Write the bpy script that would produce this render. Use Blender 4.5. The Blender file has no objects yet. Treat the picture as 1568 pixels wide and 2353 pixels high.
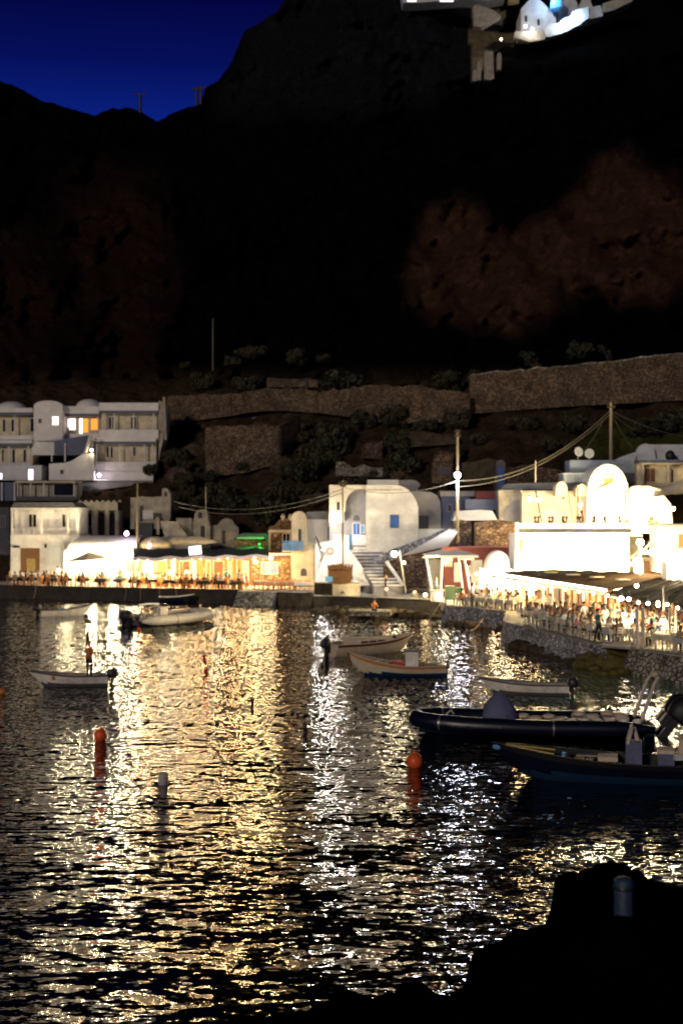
import bpy, bmesh, math, random
from mathutils import Vector, Matrix, noise
C = bpy.context
SC = C.scene
COL = SC.collection
random.seed(7)
R = math.radians
PI = math.pi
S = 3267.0
CAMZ = 11.0      # layout unit: 1 = 0.727 m; converted to metres by K at the end of the script
K = 8/11

# ------------------------------------------------------------------ camera
cam_d = bpy.data.cameras.new("camera")
cam = bpy.data.objects.new("camera", cam_d); COL.objects.link(cam)
cam_d.sensor_fit = 'VERTICAL'; cam_d.sensor_height = 36; cam_d.sensor_width = 24
cam_d.lens = 50; cam_d.clip_start = 0.5; cam_d.clip_end = 3000
cam.location = (0, 0, 8.0); cam.rotation_euler = (R(90), 0, 0)
cam_d.dof.use_dof = True; cam_d.dof.focus_distance = 29; cam_d.dof.aperture_fstop = 1.15
SC.camera = cam
# ------------------------------------------------------------------ world (blue hour, nearly night)
wd = bpy.data.worlds.new("World"); SC.world = wd; wd.use_nodes = True
nt = wd.node_tree; nt.nodes.clear()
wo = nt.nodes.new("ShaderNodeOutputWorld"); wb = nt.nodes.new("ShaderNodeBackground")
tc = nt.nodes.new("ShaderNodeTexCoord"); sx = nt.nodes.new("ShaderNodeSeparateXYZ"); cr = nt.nodes.new("ShaderNodeValToRGB")
nt.links.new(tc.outputs['Generated'], sx.inputs[0]); nt.links.new(sx.outputs[2], cr.inputs[0])
nt.links.new(cr.outputs[0], wb.inputs[0]); nt.links.new(wb.outputs[0], wo.inputs[0])
e = cr.color_ramp.elements
e[0].position = 0.0; e[0].color = (0.003, 0.011, 0.06, 1)
e[1].position = 1.0; e[1].color = (0.0003, 0.0005, 0.003, 1)
for p, c in ((0.20, (0.0035, 0.019, 0.20)), (0.262, (0.0028, 0.014, 0.205)), (0.30, (0.0016, 0.0048, 0.098)), (0.345, (0.001, 0.0014, 0.042)), (0.45, (0.0005, 0.0008, 0.008))):
    q = e.new(p); q.color = (*c, 1)
wb.inputs[1].default_value = 1.0
# ------------------------------------------------------------------ weak, low sun added from the camera side, standing in for town lights
sd = bpy.data.lights.new("fill_sun", 'SUN'); so = bpy.data.objects.new("fill_sun", sd); COL.objects.link(so)
sd.energy = 0.85; sd.angle = R(6); sd.color = (1.0, 0.84, 0.66)
so.rotation_euler = (R(78), 0, R(-24))
SC.view_settings.view_transform = 'Standard'; SC.view_settings.look = 'None'
SC.view_settings.exposure = 0; SC.view_settings.gamma = 1
SC.cycles.use_denoising = True
SC.cycles.max_bounces = 5; SC.cycles.diffuse_bounces = 2; SC.cycles.glossy_bounces = 3
SC.cycles.transparent_max_bounces = 6; SC.cycles.caustics_reflective = False; SC.cycles.caustics_refractive = False
SC.cycles.sample_clamp_indirect = 10; SC.cycles.filter_width = 1.7; SC.cycles.use_light_tree = True

# ------------------------------------------------------------------ helpers
def X(u, d): return (u - 784) / S * d
def Z(v, d): return CAMZ - (v - 1176) / S * d
def W(u, v, d): return Vector((X(u, d), d, Z(v, d)))
QZ = 1.6
def G(u, v, z=0.0):
    d = S * (CAMZ - z) / (v - 1176); return Vector((X(u, d), d, z))

class MB:
    def __init__(s): s.v = []; s.f = []; s.m = []; s.sm = []
    def add(s, vs, fs, mi=0, smooth=False):
        o = len(s.v); s.v += [tuple(p) for p in vs]
        for f in fs: s.f.append([i + o for i in f]); s.m.append(mi); s.sm.append(smooth)
    def box(s, a, b, mi=0):
        x0, y0, z0 = a; x1, y1, z1 = b
        x0, x1 = min(x0, x1), max(x0, x1); y0, y1 = min(y0, y1), max(y0, y1); z0, z1 = min(z0, z1), max(z0, z1)
        s.add([(x0,y0,z0),(x1,y0,z0),(x1,y1,z0),(x0,y1,z0),(x0,y0,z1),(x1,y0,z1),(x1,y1,z1),(x0,y1,z1)],
              [(0,3,2,1),(4,5,6,7),(0,1,5,4),(1,2,6,5),(2,3,7,6),(3,0,4,7)], mi)
    def cbox(s, c, size, mi=0, rz=0, ry=0, rx=0):
        M = Matrix.Translation(c) @ Matrix.Rotation(rz, 4, 'Z') @ Matrix.Rotation(ry, 4, 'Y') @ Matrix.Rotation(rx, 4, 'X')
        h = [q / 2 for q in size]
        vs = [M @ Vector((sx * h[0], sy * h[1], sz * h[2])) for sz in (-1, 1) for sx, sy in ((-1,-1),(1,-1),(1,1),(-1,1))]
        s.add(vs, [(0,3,2,1),(4,5,6,7),(0,1,5,4),(1,2,6,5),(2,3,7,6),(3,0,4,7)], mi)
    def prism(s, poly, y0, y1, mi=0, smooth=False):   # poly in x,z ; counter-clockwise seen from -y
        n = len(poly)
        s.add([(x, y0, z) for x, z in poly] + [(x, y1, z) for x, z in poly],
              [list(range(n)), list(range(2*n-1, n-1, -1))] , mi)
        s.add([(x, y0, z) for x, z in poly] + [(x, y1, z) for x, z in poly],
              [[i, i+n, (i+1)%n+n, (i+1)%n] for i in range(n)], mi, smooth)
    def slab(s, poly, z0, z1, mi=0):   # poly in x,y
        n = len(poly)
        s.add([(x, y, z0) for x, y in poly] + [(x, y, z1) for x, y in poly],
              [list(range(n-1, -1, -1)), list(range(n, 2*n))] + [[i, (i+1)%n, (i+1)%n+n, i+n] for i in range(n)], mi)
    def tube(s, pts, r, n=8, mi=0, cap=True, smooth=True):
        pts = [Vector(p) for p in pts]; rs = r if isinstance(r, (list, tuple)) else [r] * len(pts)
        vs = []; fs = []; up = None
        for i, p in enumerate(pts):
            t = (pts[min(i+1, len(pts)-1)] - pts[max(i-1, 0)])
            t = t.normalized() if t.length > 1e-9 else Vector((0,0,1))
            a = Vector((0,0,1)) if abs(t.z) < .95 else Vector((1,0,0))
            if up is None: up = t.cross(a).normalized()
            else:
                up = (up - t * up.dot(t))
                up = up.normalized() if up.length > 1e-6 else t.cross(a).normalized()
            w = t.cross(up)
            for k in range(n):
                q = 2*PI*k/n; vs.append(p + (up*math.cos(q) + w*math.sin(q)) * rs[i])
        for i in range(len(pts)-1):
            for k in range(n):
                fs.append((i*n+k, i*n+(k+1)%n, (i+1)*n+(k+1)%n, (i+1)*n+k))
        s.add(vs, fs, mi, smooth)
        if cap: s.add(vs[:n], [list(range(n-1,-1,-1))], mi); s.add(vs[-n:], [list(range(n))], mi)
    def ball(s, c, r, n=12, mi=0, a0=-90, a1=90):
        c = Vector(c); rr = r if isinstance(r, (tuple, list)) else (r, r, r); m = max(4, n//2); vs = []; fs = []
        for j in range(m+1):
            a = R(a0 + (a1-a0)*j/m)
            for k in range(n):
                q = 2*PI*k/n
                vs.append(c + Vector((math.cos(a)*math.cos(q)*rr[0], math.cos(a)*math.sin(q)*rr[1], math.sin(a)*rr[2])))
        for j in range(m):
            for k in range(n): fs.append((j*n+k, j*n+(k+1)%n, (j+1)*n+(k+1)%n, (j+1)*n+k))
        s.add(vs, fs, mi, True)
    def lathe(s, c, prof, n=14, mi=0):
        c = Vector(c); vs = []; fs = []
        for r, z in prof:
            for k in range(n):
                q = 2*PI*k/n; vs.append(c + Vector((r*math.cos(q), r*math.sin(q), z)))
        for j in range(len(prof)-1):
            for k in range(n): fs.append((j*n+k, j*n+(k+1)%n, (j+1)*n+(k+1)%n, (j+1)*n+k))
        s.add(vs, fs, mi, True)
    def grid(s, rows, mi=0, smooth=True):
        nr = len(rows); nc = len(rows[0]); vs = [p for r in rows for p in r]
        s.add(vs, [(j*nc+i, j*nc+i+1, (j+1)*nc+i+1, (j+1)*nc+i) for j in range(nr-1) for i in range(nc-1)], mi, smooth)
    def build(s, name, mats, parent=None, loc=(0,0,0), local=False):
        me = bpy.data.meshes.new(name); L = Vector(loc)
        if parent is not None and not local: L = Vector(parent['_w']) if '_w' in parent else Vector((0,0,0))
        vs = s.v if local and tuple(loc) == (0,0,0) else [(p[0]-L.x, p[1]-L.y, p[2]-L.z) for p in s.v]
        me.from_pydata(vs, [], s.f)
        mats = mats if isinstance(mats, (list, tuple)) else [mats]
        for m in mats: me.materials.append(m)
        me.polygons.foreach_set('material_index', s.m); me.polygons.foreach_set('use_smooth', s.sm)
        me.update(); me.validate()
        o = bpy.data.objects.new(name, me); COL.objects.link(o)
        if parent is not None: o.parent = parent
        else: o.location = loc
        return o

def tag(o, label=None, cat=None, group=None, kind=None):
    if label: o['label'] = label
    if cat: o['category'] = cat
    if group: o['group'] = group
    if kind: o['kind'] = kind
    return o
def thing(name, label, cat, loc=(0,0,0), rz=0, group=None):
    o = bpy.data.objects.new(name, None); COL.objects.link(o); o.location = loc; o.rotation_euler = (0, 0, rz)
    o.empty_display_size = 0.2
    tag(o, label, cat, group); return o
def world_thing(name, label, cat, loc, group=None):   # parts given in world coordinates
    o = thing(name, label, cat, loc, 0, group); WLOC[o.name] = Vector(loc); return o
WLOC = {}
def part(T, name, mb, mats, label=None, local=False):
    root = T
    while root.parent is not None: root = root.parent
    L = Vector((0,0,0)) if local else WLOC.get(root.name, Vector((0,0,0)))
    mb2 = mb
    if L.length > 0: mb.v = [(p[0]-L.x, p[1]-L.y, p[2]-L.z) for p in mb.v]
    o = mb2.build(name, mats, None); o.parent = T
    if label: o['label'] = label
    return o
def mbox(*a, **k): m = MB(); m.box(*a, **k); return m
def copy_tree(o, parent=None, off=None):
    c = o.copy(); COL.objects.link(c); c.parent = parent
    for ch in o.children: copy_tree(ch, c)
    return c
ORD = ['first','second','third','fourth','fifth','sixth','seventh','eighth','ninth','tenth','eleventh','twelfth','thirteenth','fourteenth','fifteenth','sixteenth','seventeenth','eighteenth','nineteenth','twentieth','twenty-first','twenty-second','twenty-third','twenty-fourth']

# ------------------------------------------------------------------ materials
def newmat(name):
    m = bpy.data.materials.new(name); m.use_nodes = True; n = m.node_tree
    b = n.nodes['Principled BSDF']; return m, n, b
def mat(name, col, rough=.7, var=.15, scale=1.5, bump=0.0, bscale=8, metal=0, spec=None, stretch=(1,1,1)):
    if rough > .84 and spec is None: spec = .12
    m, n, b = newmat(name); L = n.links.new
    b.inputs['Roughness'].default_value = rough; b.inputs['Metallic'].default_value = metal
    if spec is not None: b.inputs['Specular IOR Level'].default_value = spec
    t = n.nodes.new("ShaderNodeTexCoord"); mp = n.nodes.new("ShaderNodeMapping"); mp.inputs['Scale'].default_value = stretch
    L(t.outputs['Object'], mp.inputs[0])
    nz = n.nodes.new("ShaderNodeTexNoise"); nz.inputs['Scale'].default_value = scale; nz.inputs['Detail'].default_value = 6; nz.inputs['Roughness'].default_value = .65
    L(mp.outputs[0], nz.inputs['Vector'])
    r = n.nodes.new("ShaderNodeValToRGB"); L(nz.outputs['Fac'], r.inputs[0])
    r.color_ramp.elements[0].position = .3; r.color_ramp.elements[1].position = .7
    r.color_ramp.elements[0].color = (*[c*(1-var) for c in col], 1); r.color_ramp.elements[1].color = (*[min(1, c*(1+var*.6)) for c in col], 1)
    L(r.outputs[0], b.inputs['Base Color'])
    if bump:
        n2 = n.nodes.new("ShaderNodeTexNoise"); n2.inputs['Scale'].default_value = bscale; n2.inputs['Detail'].default_value = 5
        L(mp.outputs[0], n2.inputs['Vector']); bp = n.nodes.new("ShaderNodeBump"); bp.inputs['Distance'].default_value = bump
        L(n2.outputs['Fac'], bp.inputs['Height']); L(bp.outputs[0], b.inputs['Normal'])
    return m
def stone(name, c1, c2, mortar, scale=2.2, bump=.12, stretch=(1,1,1.5)):
    m, n, b = newmat(name); L = n.links.new; b.inputs['Roughness'].default_value = .9
    t = n.nodes.new("ShaderNodeTexCoord"); mp = n.nodes.new("ShaderNodeMapping"); mp.inputs['Scale'].default_value = stretch
    L(t.outputs['Object'], mp.inputs[0])
    nd = n.nodes.new("ShaderNodeTexNoise"); nd.inputs['Scale'].default_value = 2; L(mp.outputs[0], nd.inputs['Vector'])
    mx = n.nodes.new("ShaderNodeMix"); mx.data_type = 'VECTOR'; mx.inputs['Factor'].default_value = .16
    L(mp.outputs[0], mx.inputs[4]); L(nd.outputs['Color'], mx.inputs[5])
    v = n.nodes.new("ShaderNodeTexVoronoi"); v.inputs['Scale'].default_value = scale; L(mx.outputs[1], v.inputs['Vector'])
    v2 = n.nodes.new("ShaderNodeTexVoronoi"); v2.feature = 'DISTANCE_TO_EDGE'; v2.inputs['Scale'].default_value = scale; L(mx.outputs[1], v2.inputs['Vector'])
    sp = n.nodes.new("ShaderNodeSeparateColor"); L(v.outputs['Color'], sp.inputs[0])
    r = n.nodes.new("ShaderNodeValToRGB"); L(sp.outputs[0], r.inputs[0])
    r.color_ramp.elements[0].color = (*c1, 1); r.color_ramp.elements[1].color = (*c2, 1)
    r2 = n.nodes.new("ShaderNodeValToRGB"); L(v2.outputs['Distance'], r2.inputs[0]); r2.color_ramp.elements[0].position = .02; r2.color_ramp.elements[1].position = .12
    m2 = n.nodes.new("ShaderNodeMix"); m2.data_type = 'RGBA'; L(r2.outputs[0], m2.inputs['Factor']); m2.inputs[6].default_value = (*mortar, 1); L(r.outputs[0], m2.inputs[7])
    n3 = n.nodes.new("ShaderNodeTexNoise"); n3.inputs['Scale'].default_value = .45; n3.inputs['Detail'].default_value = 7; L(t.outputs['Object'], n3.inputs['Vector'])
    r3 = n.nodes.new("ShaderNodeValToRGB"); L(n3.outputs['Fac'], r3.inputs[0]); r3.color_ramp.elements[0].position = .3; r3.color_ramp.elements[1].position = .68
    r3.color_ramp.elements[0].color = (.45, .45, .45, 1)
    m3 = n.nodes.new("ShaderNodeMix"); m3.data_type = 'RGBA'; m3.blend_type = 'MULTIPLY'; m3.inputs['Factor'].default_value = 1
    L(m2.outputs[2], m3.inputs[6]); L(r3.outputs[0], m3.inputs[7]); L(m3.outputs[2], b.inputs['Base Color'])
    bp = n.nodes.new("ShaderNodeBump"); bp.inputs['Distance'].default_value = bump; L(r2.outputs[0], bp.inputs['Height']); L(bp.outputs[0], b.inputs['Normal'])
    return m
def emit(name, col, st):
    m, n, b = newmat(name); b.inputs['Base Color'].default_value = (*col, 1)
    b.inputs['Emission Color'].default_value = (*col, 1); b.inputs['Emission Strength'].default_value = st; return m
def objcol(name, rough=.85):
    m, n, b = newmat(name); oi = n.nodes.new("ShaderNodeObjectInfo")
    nz = n.nodes.new("ShaderNodeTexNoise"); nz.inputs['Scale'].default_value = 6
    mx = n.nodes.new("ShaderNodeMix"); mx.data_type = 'RGBA'; mx.blend_type = 'MULTIPLY'; mx.inputs['Factor'].default_value = .35
    n.links.new(oi.outputs['Color'], mx.inputs[6]); n.links.new(nz.outputs['Fac'], mx.inputs[7])
    n.links.new(mx.outputs[2], b.inputs['Base Color']); b.inputs['Roughness'].default_value = rough; return m

M = dict(
 white=mat('white_plaster', (.74,.72,.68), .85, .38, .5, .02, 5),
 cool=mat('cool_white_plaster', (.66,.68,.68), .85, .2, .6, .02, 5),
 lilac=mat('greyish_plaster', (.76,.74,.72), .85, .18, .6, .02, 5),
 cream=mat('cream_plaster', (.66,.58,.42), .85, .38, .6, .03, 5),
 oldcream=mat('weathered_plaster', (.42,.38,.30), .9, .45, .9, .05, 4),
 grey=mat('grey_render', (.28,.27,.27), .85, .25, .8, .03, 5),
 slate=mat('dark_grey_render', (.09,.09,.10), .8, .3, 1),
 bluegrey=mat('blue_grey_paint_and_shade', (.10,.12,.2), .7, .2, 1),  # also carries the blue shade of hotel bands, stair block and parapet
 dark=mat('dark_opening', (.012,.012,.014), .5, .3, 2),
 glass=mat('dark_glass', (.01,.012,.016), .12, .2, 2),
 blue=mat('blue_paint', (.02,.12,.42), .5, .2, 3),
 lblue=mat('light_blue_paint', (.10,.32,.62), .5, .15, 3),
 brown=mat('brown_wood', (.17,.075,.02), .6, .35, 3, stretch=(4,4,.5)),
 ochre=mat('ochre_panel', (.30,.22,.07), .7, .25, 3),
 orange=mat('orange_wood', (.62,.24,.05), .45, .25, 5, stretch=(2,2,.6)),
 pole=mat('weathered_pole_wood', (.30,.24,.15), .8, .3, 4, stretch=(5,5,.3)),
 maroon=mat('maroon_plaster', (.19,.05,.045), .8, .2, .8, .02),
 red=mat('red_paint', (.55,.02,.02), .5, .1),
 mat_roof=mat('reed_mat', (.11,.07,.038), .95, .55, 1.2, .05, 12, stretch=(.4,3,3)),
 canvas=mat('cream_canvas', (.85,.76,.60), .9, .1, 1),
 canvas_w=mat('white_canvas', (.86,.86,.85), .9, .08, 1),
 awn=mat('dark_awning', (.05,.07,.07), .8, .3, 1.5),
 metal=mat('grey_metal', (.35,.35,.36), .35, .1, 3, metal=.8),
 dmetal=mat('dark_metal', (.03,.03,.035), .45, .2, 3, metal=.3),
 wire=mat('wire_rubber', (.22,.20,.14), .6, .1, 2),
 green=mat('green_paint', (.05,.26,.11), .5, .2, 3),
 lgreen=mat('pale_green_paint', (.32,.52,.28), .5, .2, 3),
 terracotta=mat('terracotta', (.5,.19,.07), .8, .2, 5),
 leaf=mat('leaf_green', (.034,.034,.013), .7, .6, 1.2),
 leaf2=mat('dusty_olive_leaf', (.046,.037,.015), .8, .6, 1.2),
 leafb=mat('fresh_leaf', (.07,.16,.02), .6, .4, 4),
 stem=mat('bark', (.08,.06,.045), .9, .3, 4),
 stone_b=stone('brown_rubble_stone', (.11,.065,.04), (.30,.19,.12), (.05,.035,.025), 2.6),
 stone_w=stone('warm_rubble_stone', (.20,.12,.06), (.48,.31,.16), (.10,.06,.035), 2.2, .1),
 stone_g=stone('grey_quay_stone', (.32,.33,.36), (.80,.81,.86), (.12,.12,.13), 3.2, .12, (1,1,1.3)),
 stone_p=stone('pale_quay_stone', (.34,.31,.24), (.72,.66,.52), (.10,.09,.06), 2.8, .12, (1,1,1.3)),
 stone_r=stone('reddish_retaining_stone', (.12,.078,.045), (.36,.245,.15), (.08,.052,.032), 3.2, .1, (1,1,1.2)),
 quay=mat('quay_paving', (.42,.40,.35), .85, .3, .8, .03, 6),
 concrete=mat('dark_concrete', (.055,.048,.042), .9, .4, .9, .06, 3),
 hullw=mat("pale_gelcoat", (.86,.80,.70), .35, .3, 2),
 hullc=mat("cream_gelcoat", (.66,.55,.40), .4, .15, 2),
 hullb=mat('navy_gelcoat', (.004,.006,.02), .35, .2, 2),
 hulldb=mat('deep_blue_bottom_paint', (.006,.03,.08), .5, .2, 2),
 hullk=mat('black_rubber', (.008,.008,.011), .55, .3, 3),
 hullred=mat('red_bottom_paint', (.14,.02,.015), .6, .2, 3),
 tube=mat("pale_hypalon", (.84,.78,.66), .5, .12, 2),
 deck=mat('deck_grey', (.30,.27,.23), .7, .25, 3),
 seat=mat('cushion_cream', (.62,.52,.40), .7, .12, 4),
 cover=mat('blue_grey_cover', (.12,.13,.24), .75, .25, 2.5, .05, 3),
 yellow=mat('yellow_oar_paint', (.55,.40,.12), .5, .15, 6),
 buoy=mat('orange_buoy_plastic', (.85,.13,.03), .4, .1, 4),
 buoyw=mat('white_buoy_plastic', (.45,.42,.40), .5, .15, 4),
 buoyr=mat('red_float', (.5,.02,.02), .5, .1),
 buoyd=mat('dark_float', (.05,.02,.015), .6, .2),
 cloth=mat('tablecloth_pale', (.62,.60,.50), .9, .1, 3),
 clothd=mat('tablecloth_dark', (.05,.06,.045), .9, .2, 3),
 chairw=mat('white_chair_paint', (.66,.60,.50), .6, .12, 5),
 skin=mat('skin', (.46,.25,.16), .55, .1, 6),
 trouser=mat('dark_trousers', (.04,.045,.06), .9, .3, 4),
 shirt=objcol('shirt_cloth'),
 hair=objcol('hair_strands', .6),
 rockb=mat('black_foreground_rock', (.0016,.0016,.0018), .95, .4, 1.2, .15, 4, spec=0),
 rock=mat('shore_rock', (.085,.066,.042), .85, .6, 1.0, .1, 4),
 algae=mat('algae_rock', (.13,.10,.02), .8, .6, 1.6, .08, 4),
 b_white=emit('white_bulb_glow', (1,.86,.56), 16),
 b_warm=emit('warm_bulb_glow', (1,.74,.42), 14),
 b_cool=emit('cool_bulb_glow', (.80,.82,1), 28),
 b_viol=emit('violet_bulb_glow', (.95,.7,1), 24),
 b_red=emit('candle_glow', (1,.30,.14), 8),
 w_white=emit('lit_window_white', (1,.86,.80), 2.4),
 w_orange=emit('lit_window_orange', (1,.36,.03), 1.0),
 w_cool=emit('lit_window_cool', (.9,.8,1), 2.2),
 w_yel=emit('lit_window_yellow', (.75,.45,.05), .55),
 strip=emit('strip_light_glow', (1,.80,.66), 9),
 green_e=emit('green_neon_glow', (.12,1,.15), .6),
)

# ------------------------------------------------------------------ lamps
def lamp(name, label, u, v, d, col, watts, r=.16, glow='b_warm', group=None, drop=0, post_to=None, p=None, wall=False):
    P = p or W(u, v, d)
    T = thing(name, label, 'lamp', P, 0, group)
    b = MB(); b.ball((0,0,0), r, 12); part(T, 'bulb', b, M[glow], local=True)
    f = MB(); f.lathe((0,0,r*.8), [(r*.75,0),(r*.7,r*.35),(r*.25,r*.6),(0.001,r*.62)], 10)
    if drop: f.tube([(0,0,r*1.3),(0,0,drop)], .015, 5)
    if wall: f.tube([(0,0,r*1.2),(0,.25,r*1.6),(0,.6,r*1.2)], .03, 6)
    part(T, 'fitting', f, M['dmetal'], local=True)
    if post_to is not None:
        q = MB(); q.tube([(0,0,post_to-P.z),(0,0,-r*.8)], [.09,.06], 8); part(T, 'post', q, M['chairw'], local=True)
    if watts:
        ld = bpy.data.lights.new('lamp_light', 'POINT'); ld.energy = watts*K*K; ld.color = col; ld.shadow_soft_size = r*2.2*K
        lo = bpy.data.objects.new('lamp_light', ld); COL.objects.link(lo); lo.parent = T; lo.location = (0, -.02, -.0)
        # the light leaves through the bulb: place just clear of it
        lo.location = (0, 0, -r*2.4)
    return T
WARM = (1,.68,.31); WHITE = (1,.81,.47); COOL = (.78,.84,1)
# ================================================================== WATER
WBIAS = .055
def water_material():
    m, n, b = newmat('sea_water'); L = n.links.new
    t = n.nodes.new("ShaderNodeTexCoord")
    def nz(sc, stretch, rot, det, rough=.5):
        mp = n.nodes.new("ShaderNodeMapping"); mp.inputs['Scale'].default_value = stretch; mp.inputs['Rotation'].default_value = (0,0,rot)
        L(t.outputs['Object'], mp.inputs[0])
        q = n.nodes.new("ShaderNodeTexNoise"); q.inputs['Scale'].default_value = sc; q.inputs['Detail'].default_value = det; q.inputs['Roughness'].default_value = rough
        L(mp.outputs[0], q.inputs['Vector']); return q
    def mul(a, k):
        q = n.nodes.new("ShaderNodeMath"); q.operation = 'MULTIPLY'; L(a, q.inputs[0])
        if isinstance(k, float): q.inputs[1].default_value = k
        else: L(k, q.inputs[1])
        return q.outputs[0]
    def add(a, c):
        q = n.nodes.new("ShaderNodeMath"); q.operation = 'ADD'; L(a, q.inputs[0]); L(c, q.inputs[1]); return q.outputs[0]
    def layer(sc, st, rot, det, amp, y0=None, y1=None, rough=.55):
        q = nz(sc, st, rot, det, rough)
        m1 = n.nodes.new("ShaderNodeMath"); m1.operation = 'SUBTRACT'; L(q.outputs['Fac'], m1.inputs[0]); m1.inputs[1].default_value = .5
        o_ = mul(m1.outputs[0], amp)
        if y0 is not None:   # this train of wavelets lives between two distances from the rocks
            r_ = n.nodes.new("ShaderNodeMapRange"); L(spy.outputs[1], r_.inputs[0]); r_.inputs[1].default_value = y0; r_.inputs[2].default_value = y1
            o_ = mul(o_, r_.outputs[0])
        return o_
    spy = n.nodes.new("ShaderNodeSeparateXYZ"); L(t.outputs['Object'], spy.inputs[0])
    ny = None
    for a_ in WY:
        o_ = layer(*a_); ny = o_ if ny is None else add(ny, o_)
    wv = n.nodes.new("ShaderNodeTexWave"); wv.wave_type = 'BANDS'; wv.bands_direction = 'Y'; wv.wave_profile = 'SIN'
    wm = n.nodes.new("ShaderNodeMapping"); wm.inputs['Scale'].default_value = (.55, 1, 1); wm.inputs['Rotation'].default_value = (0, 0, .07); L(t.outputs['Object'], wm.inputs[0]); L(wm.outputs[0], wv.inputs[0])
    wv.inputs['Scale'].default_value = .30; wv.inputs['Distortion'].default_value = 16; wv.inputs['Detail'].default_value = 3; wv.inputs['Detail Scale'].default_value = 1.1
    wa = n.nodes.new("ShaderNodeMath"); wa.operation = 'MULTIPLY_ADD'; L(wv.outputs['Fac'], wa.inputs[0]); wa.inputs[1].default_value = .08; wa.inputs[2].default_value = -.04 + WBIAS
    ny = add(ny, wa.outputs[0])
    nx = None
    for a_ in WX:
        o_ = layer(*a_); nx = o_ if nx is None else add(nx, o_)
    cv = n.nodes.new("ShaderNodeCombineXYZ"); L(nx, cv.inputs[0]); L(ny, cv.inputs[1]); cv.inputs[2].default_value = 1
    nv = n.nodes.new("ShaderNodeVectorMath"); nv.operation = 'NORMALIZE'; L(cv.outputs[0], nv.inputs[0]); L(nv.outputs[0], b.inputs['Normal'])
    b.inputs['Roughness'].default_value = .04; b.inputs['IOR'].default_value = 1.34
    # shallow green water beside the right quay, open water almost black
    sp = n.nodes.new("ShaderNodeSeparateXYZ"); L(t.outputs['Object'], sp.inputs[0])
    g = n.nodes.new("ShaderNodeVectorMath"); g.operation = 'DISTANCE'; L(t.outputs['Object'], g.inputs[0]); g.inputs[1].default_value = (20.5, 87, 0)
    gr = n.nodes.new("ShaderNodeMapRange"); gr.interpolation_type = 'SMOOTHSTEP'; L(g.outputs['Value'], gr.inputs[0]); gr.inputs[1].default_value = 16; gr.inputs[2].default_value = 3
    gn = nz(.5, (1,1,1), 0, 4)
    gm = mul(gr.outputs[0], gn.outputs['Fac'])
    mx = n.nodes.new("ShaderNodeMix"); mx.data_type = 'RGBA'; L(gm, mx.inputs['Factor']); mx.inputs[6].default_value = (.0015,.0025,.003,1); mx.inputs[7].default_value = (.12,.46,.25,1)
    L(mx.outputs[2], b.inputs['Base Color'])
    return m
# (scale, stretch, rotation, detail, slope amplitude, fade-in from y0 to y1)
WY = [(1.15, (.9,2.1,1), .10, 3, .68), (3.2, (1.1,1.8,1), -.06, 2, .46), (.32, (.45,1.2,1), .05, 3, .40),
      (1.5, (2.2,.55,1), .0, 3, .80, 45, 85), (1.2, (3.2,.26,1), .0, 2, .85, 75, 125)]
WX = [(1.5, (1,1.2,1), 1.1, 3, .60), (3.6, (1,1,1), .4, 2, .36), (1.8, (2.4,.5,1), 0, 2, .40, 55, 120)]
w = MB(); w.add([(-500,-60,0),(500,-60,0),(500,300,0),(-500,300,0)], [(0,1,2,3)])
tag(w.build('water', water_material()), kind='structure')
seab = MB(); seab.add([(-500,-60,-6),(500,-60,-6),(500,300,-6),(-500,300,-6)], [(0,1,2,3)])
tag(seab.build('ground', M['rock']), kind='structure')

# ================================================================== HILLSIDE
SKY = [(-900,120),(-300,160),(0,185),(50,205),(100,232),(150,245),(220,265),(255,250),(300,246),(325,256),(362,281),(390,262),(420,250),(464,238),(470,205),(500,185),(528,150),(545,110),(560,72),(600,50),(640,22),(655,-10),(700,-120),(900,-350),(1300,-420),(2500,-500)]
def lin(tab, x):
    if x <= tab[0][0]: return tab[0][1]
    for (a, p), (c, q) in zip(tab, tab[1:]):
        if x <= c: return p + (q-p)*(x-a)/(c-a)
    return tab[-1][1]
TC = [
 (-900, [(1350,198),(1250,205),(1105,225),(900,250),(700,300),(400,370),(120,430)]),
 (0,    [(1345,193),(1200,205),(1105,226),(920,250),(700,300),(450,360),(185,430)]),
 (250,  [(1342,191),(1200,204),(1100,228),(920,250),(700,300),(450,360),(250,430)]),
 (400,  [(1342,188),(1240,200),(1105,218),(920,246),(700,292),(450,350),(250,430)]),
 (600,  [(1342,186),(1262,196),(1150,206),(990,228),(900,244),(700,292),(450,340),(40,430)]),
 (800,  [(1345,182),(1268,190),(1120,204),(990,224),(890,242),(700,280),(400,335),(0,390),(-350,430)]),
 (1000, [(1345,176),(1265,184),(1120,198),(990,218),(890,236),(700,272),(400,325),(0,385),(-400,440)]),
 (1150, [(1370,160),(1265,170),(1120,188),(990,210),(880,232),(700,265),(400,320),(200,350),(60,385),(-400,440)]),
 (1350, [(1370,156),(1265,166),(1120,182),(990,205),(840,228),(700,258),(400,310),(200,345),(60,372),(-400,440)]),
 (1568, [(1370,152),(1265,162),(1120,176),(1000,198),(820,225),(700,250),(400,300),(150,345),(10,375),(-400,440)]),
 (2500, [(1370,140),(1265,150),(1120,165),(1000,190),(820,220),(700,250),(400,300),(-500,440)]),
]
def col_d(tab, v):
    if v >= tab[0][0]: return tab[0][1]
    for (a, p), (c, q) in zip(tab, tab[1:]):
        if v >= c: return p + (q-p)*(a-v)/(a-c)
    return tab[-1][1] + (tab[-1][0]-v)*.12
def tdepth(u, v):
    if u <= TC[0][0]: return col_d(TC[0][1], v)
    for (a, p), (c, q) in zip(TC, TC[1:]):
        if u <= c:
            k = (u-a)/(c-a); return col_d(p, v)*(1-k) + col_d(q, v)*k
    return col_d(TC[-1][1], v)
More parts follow.
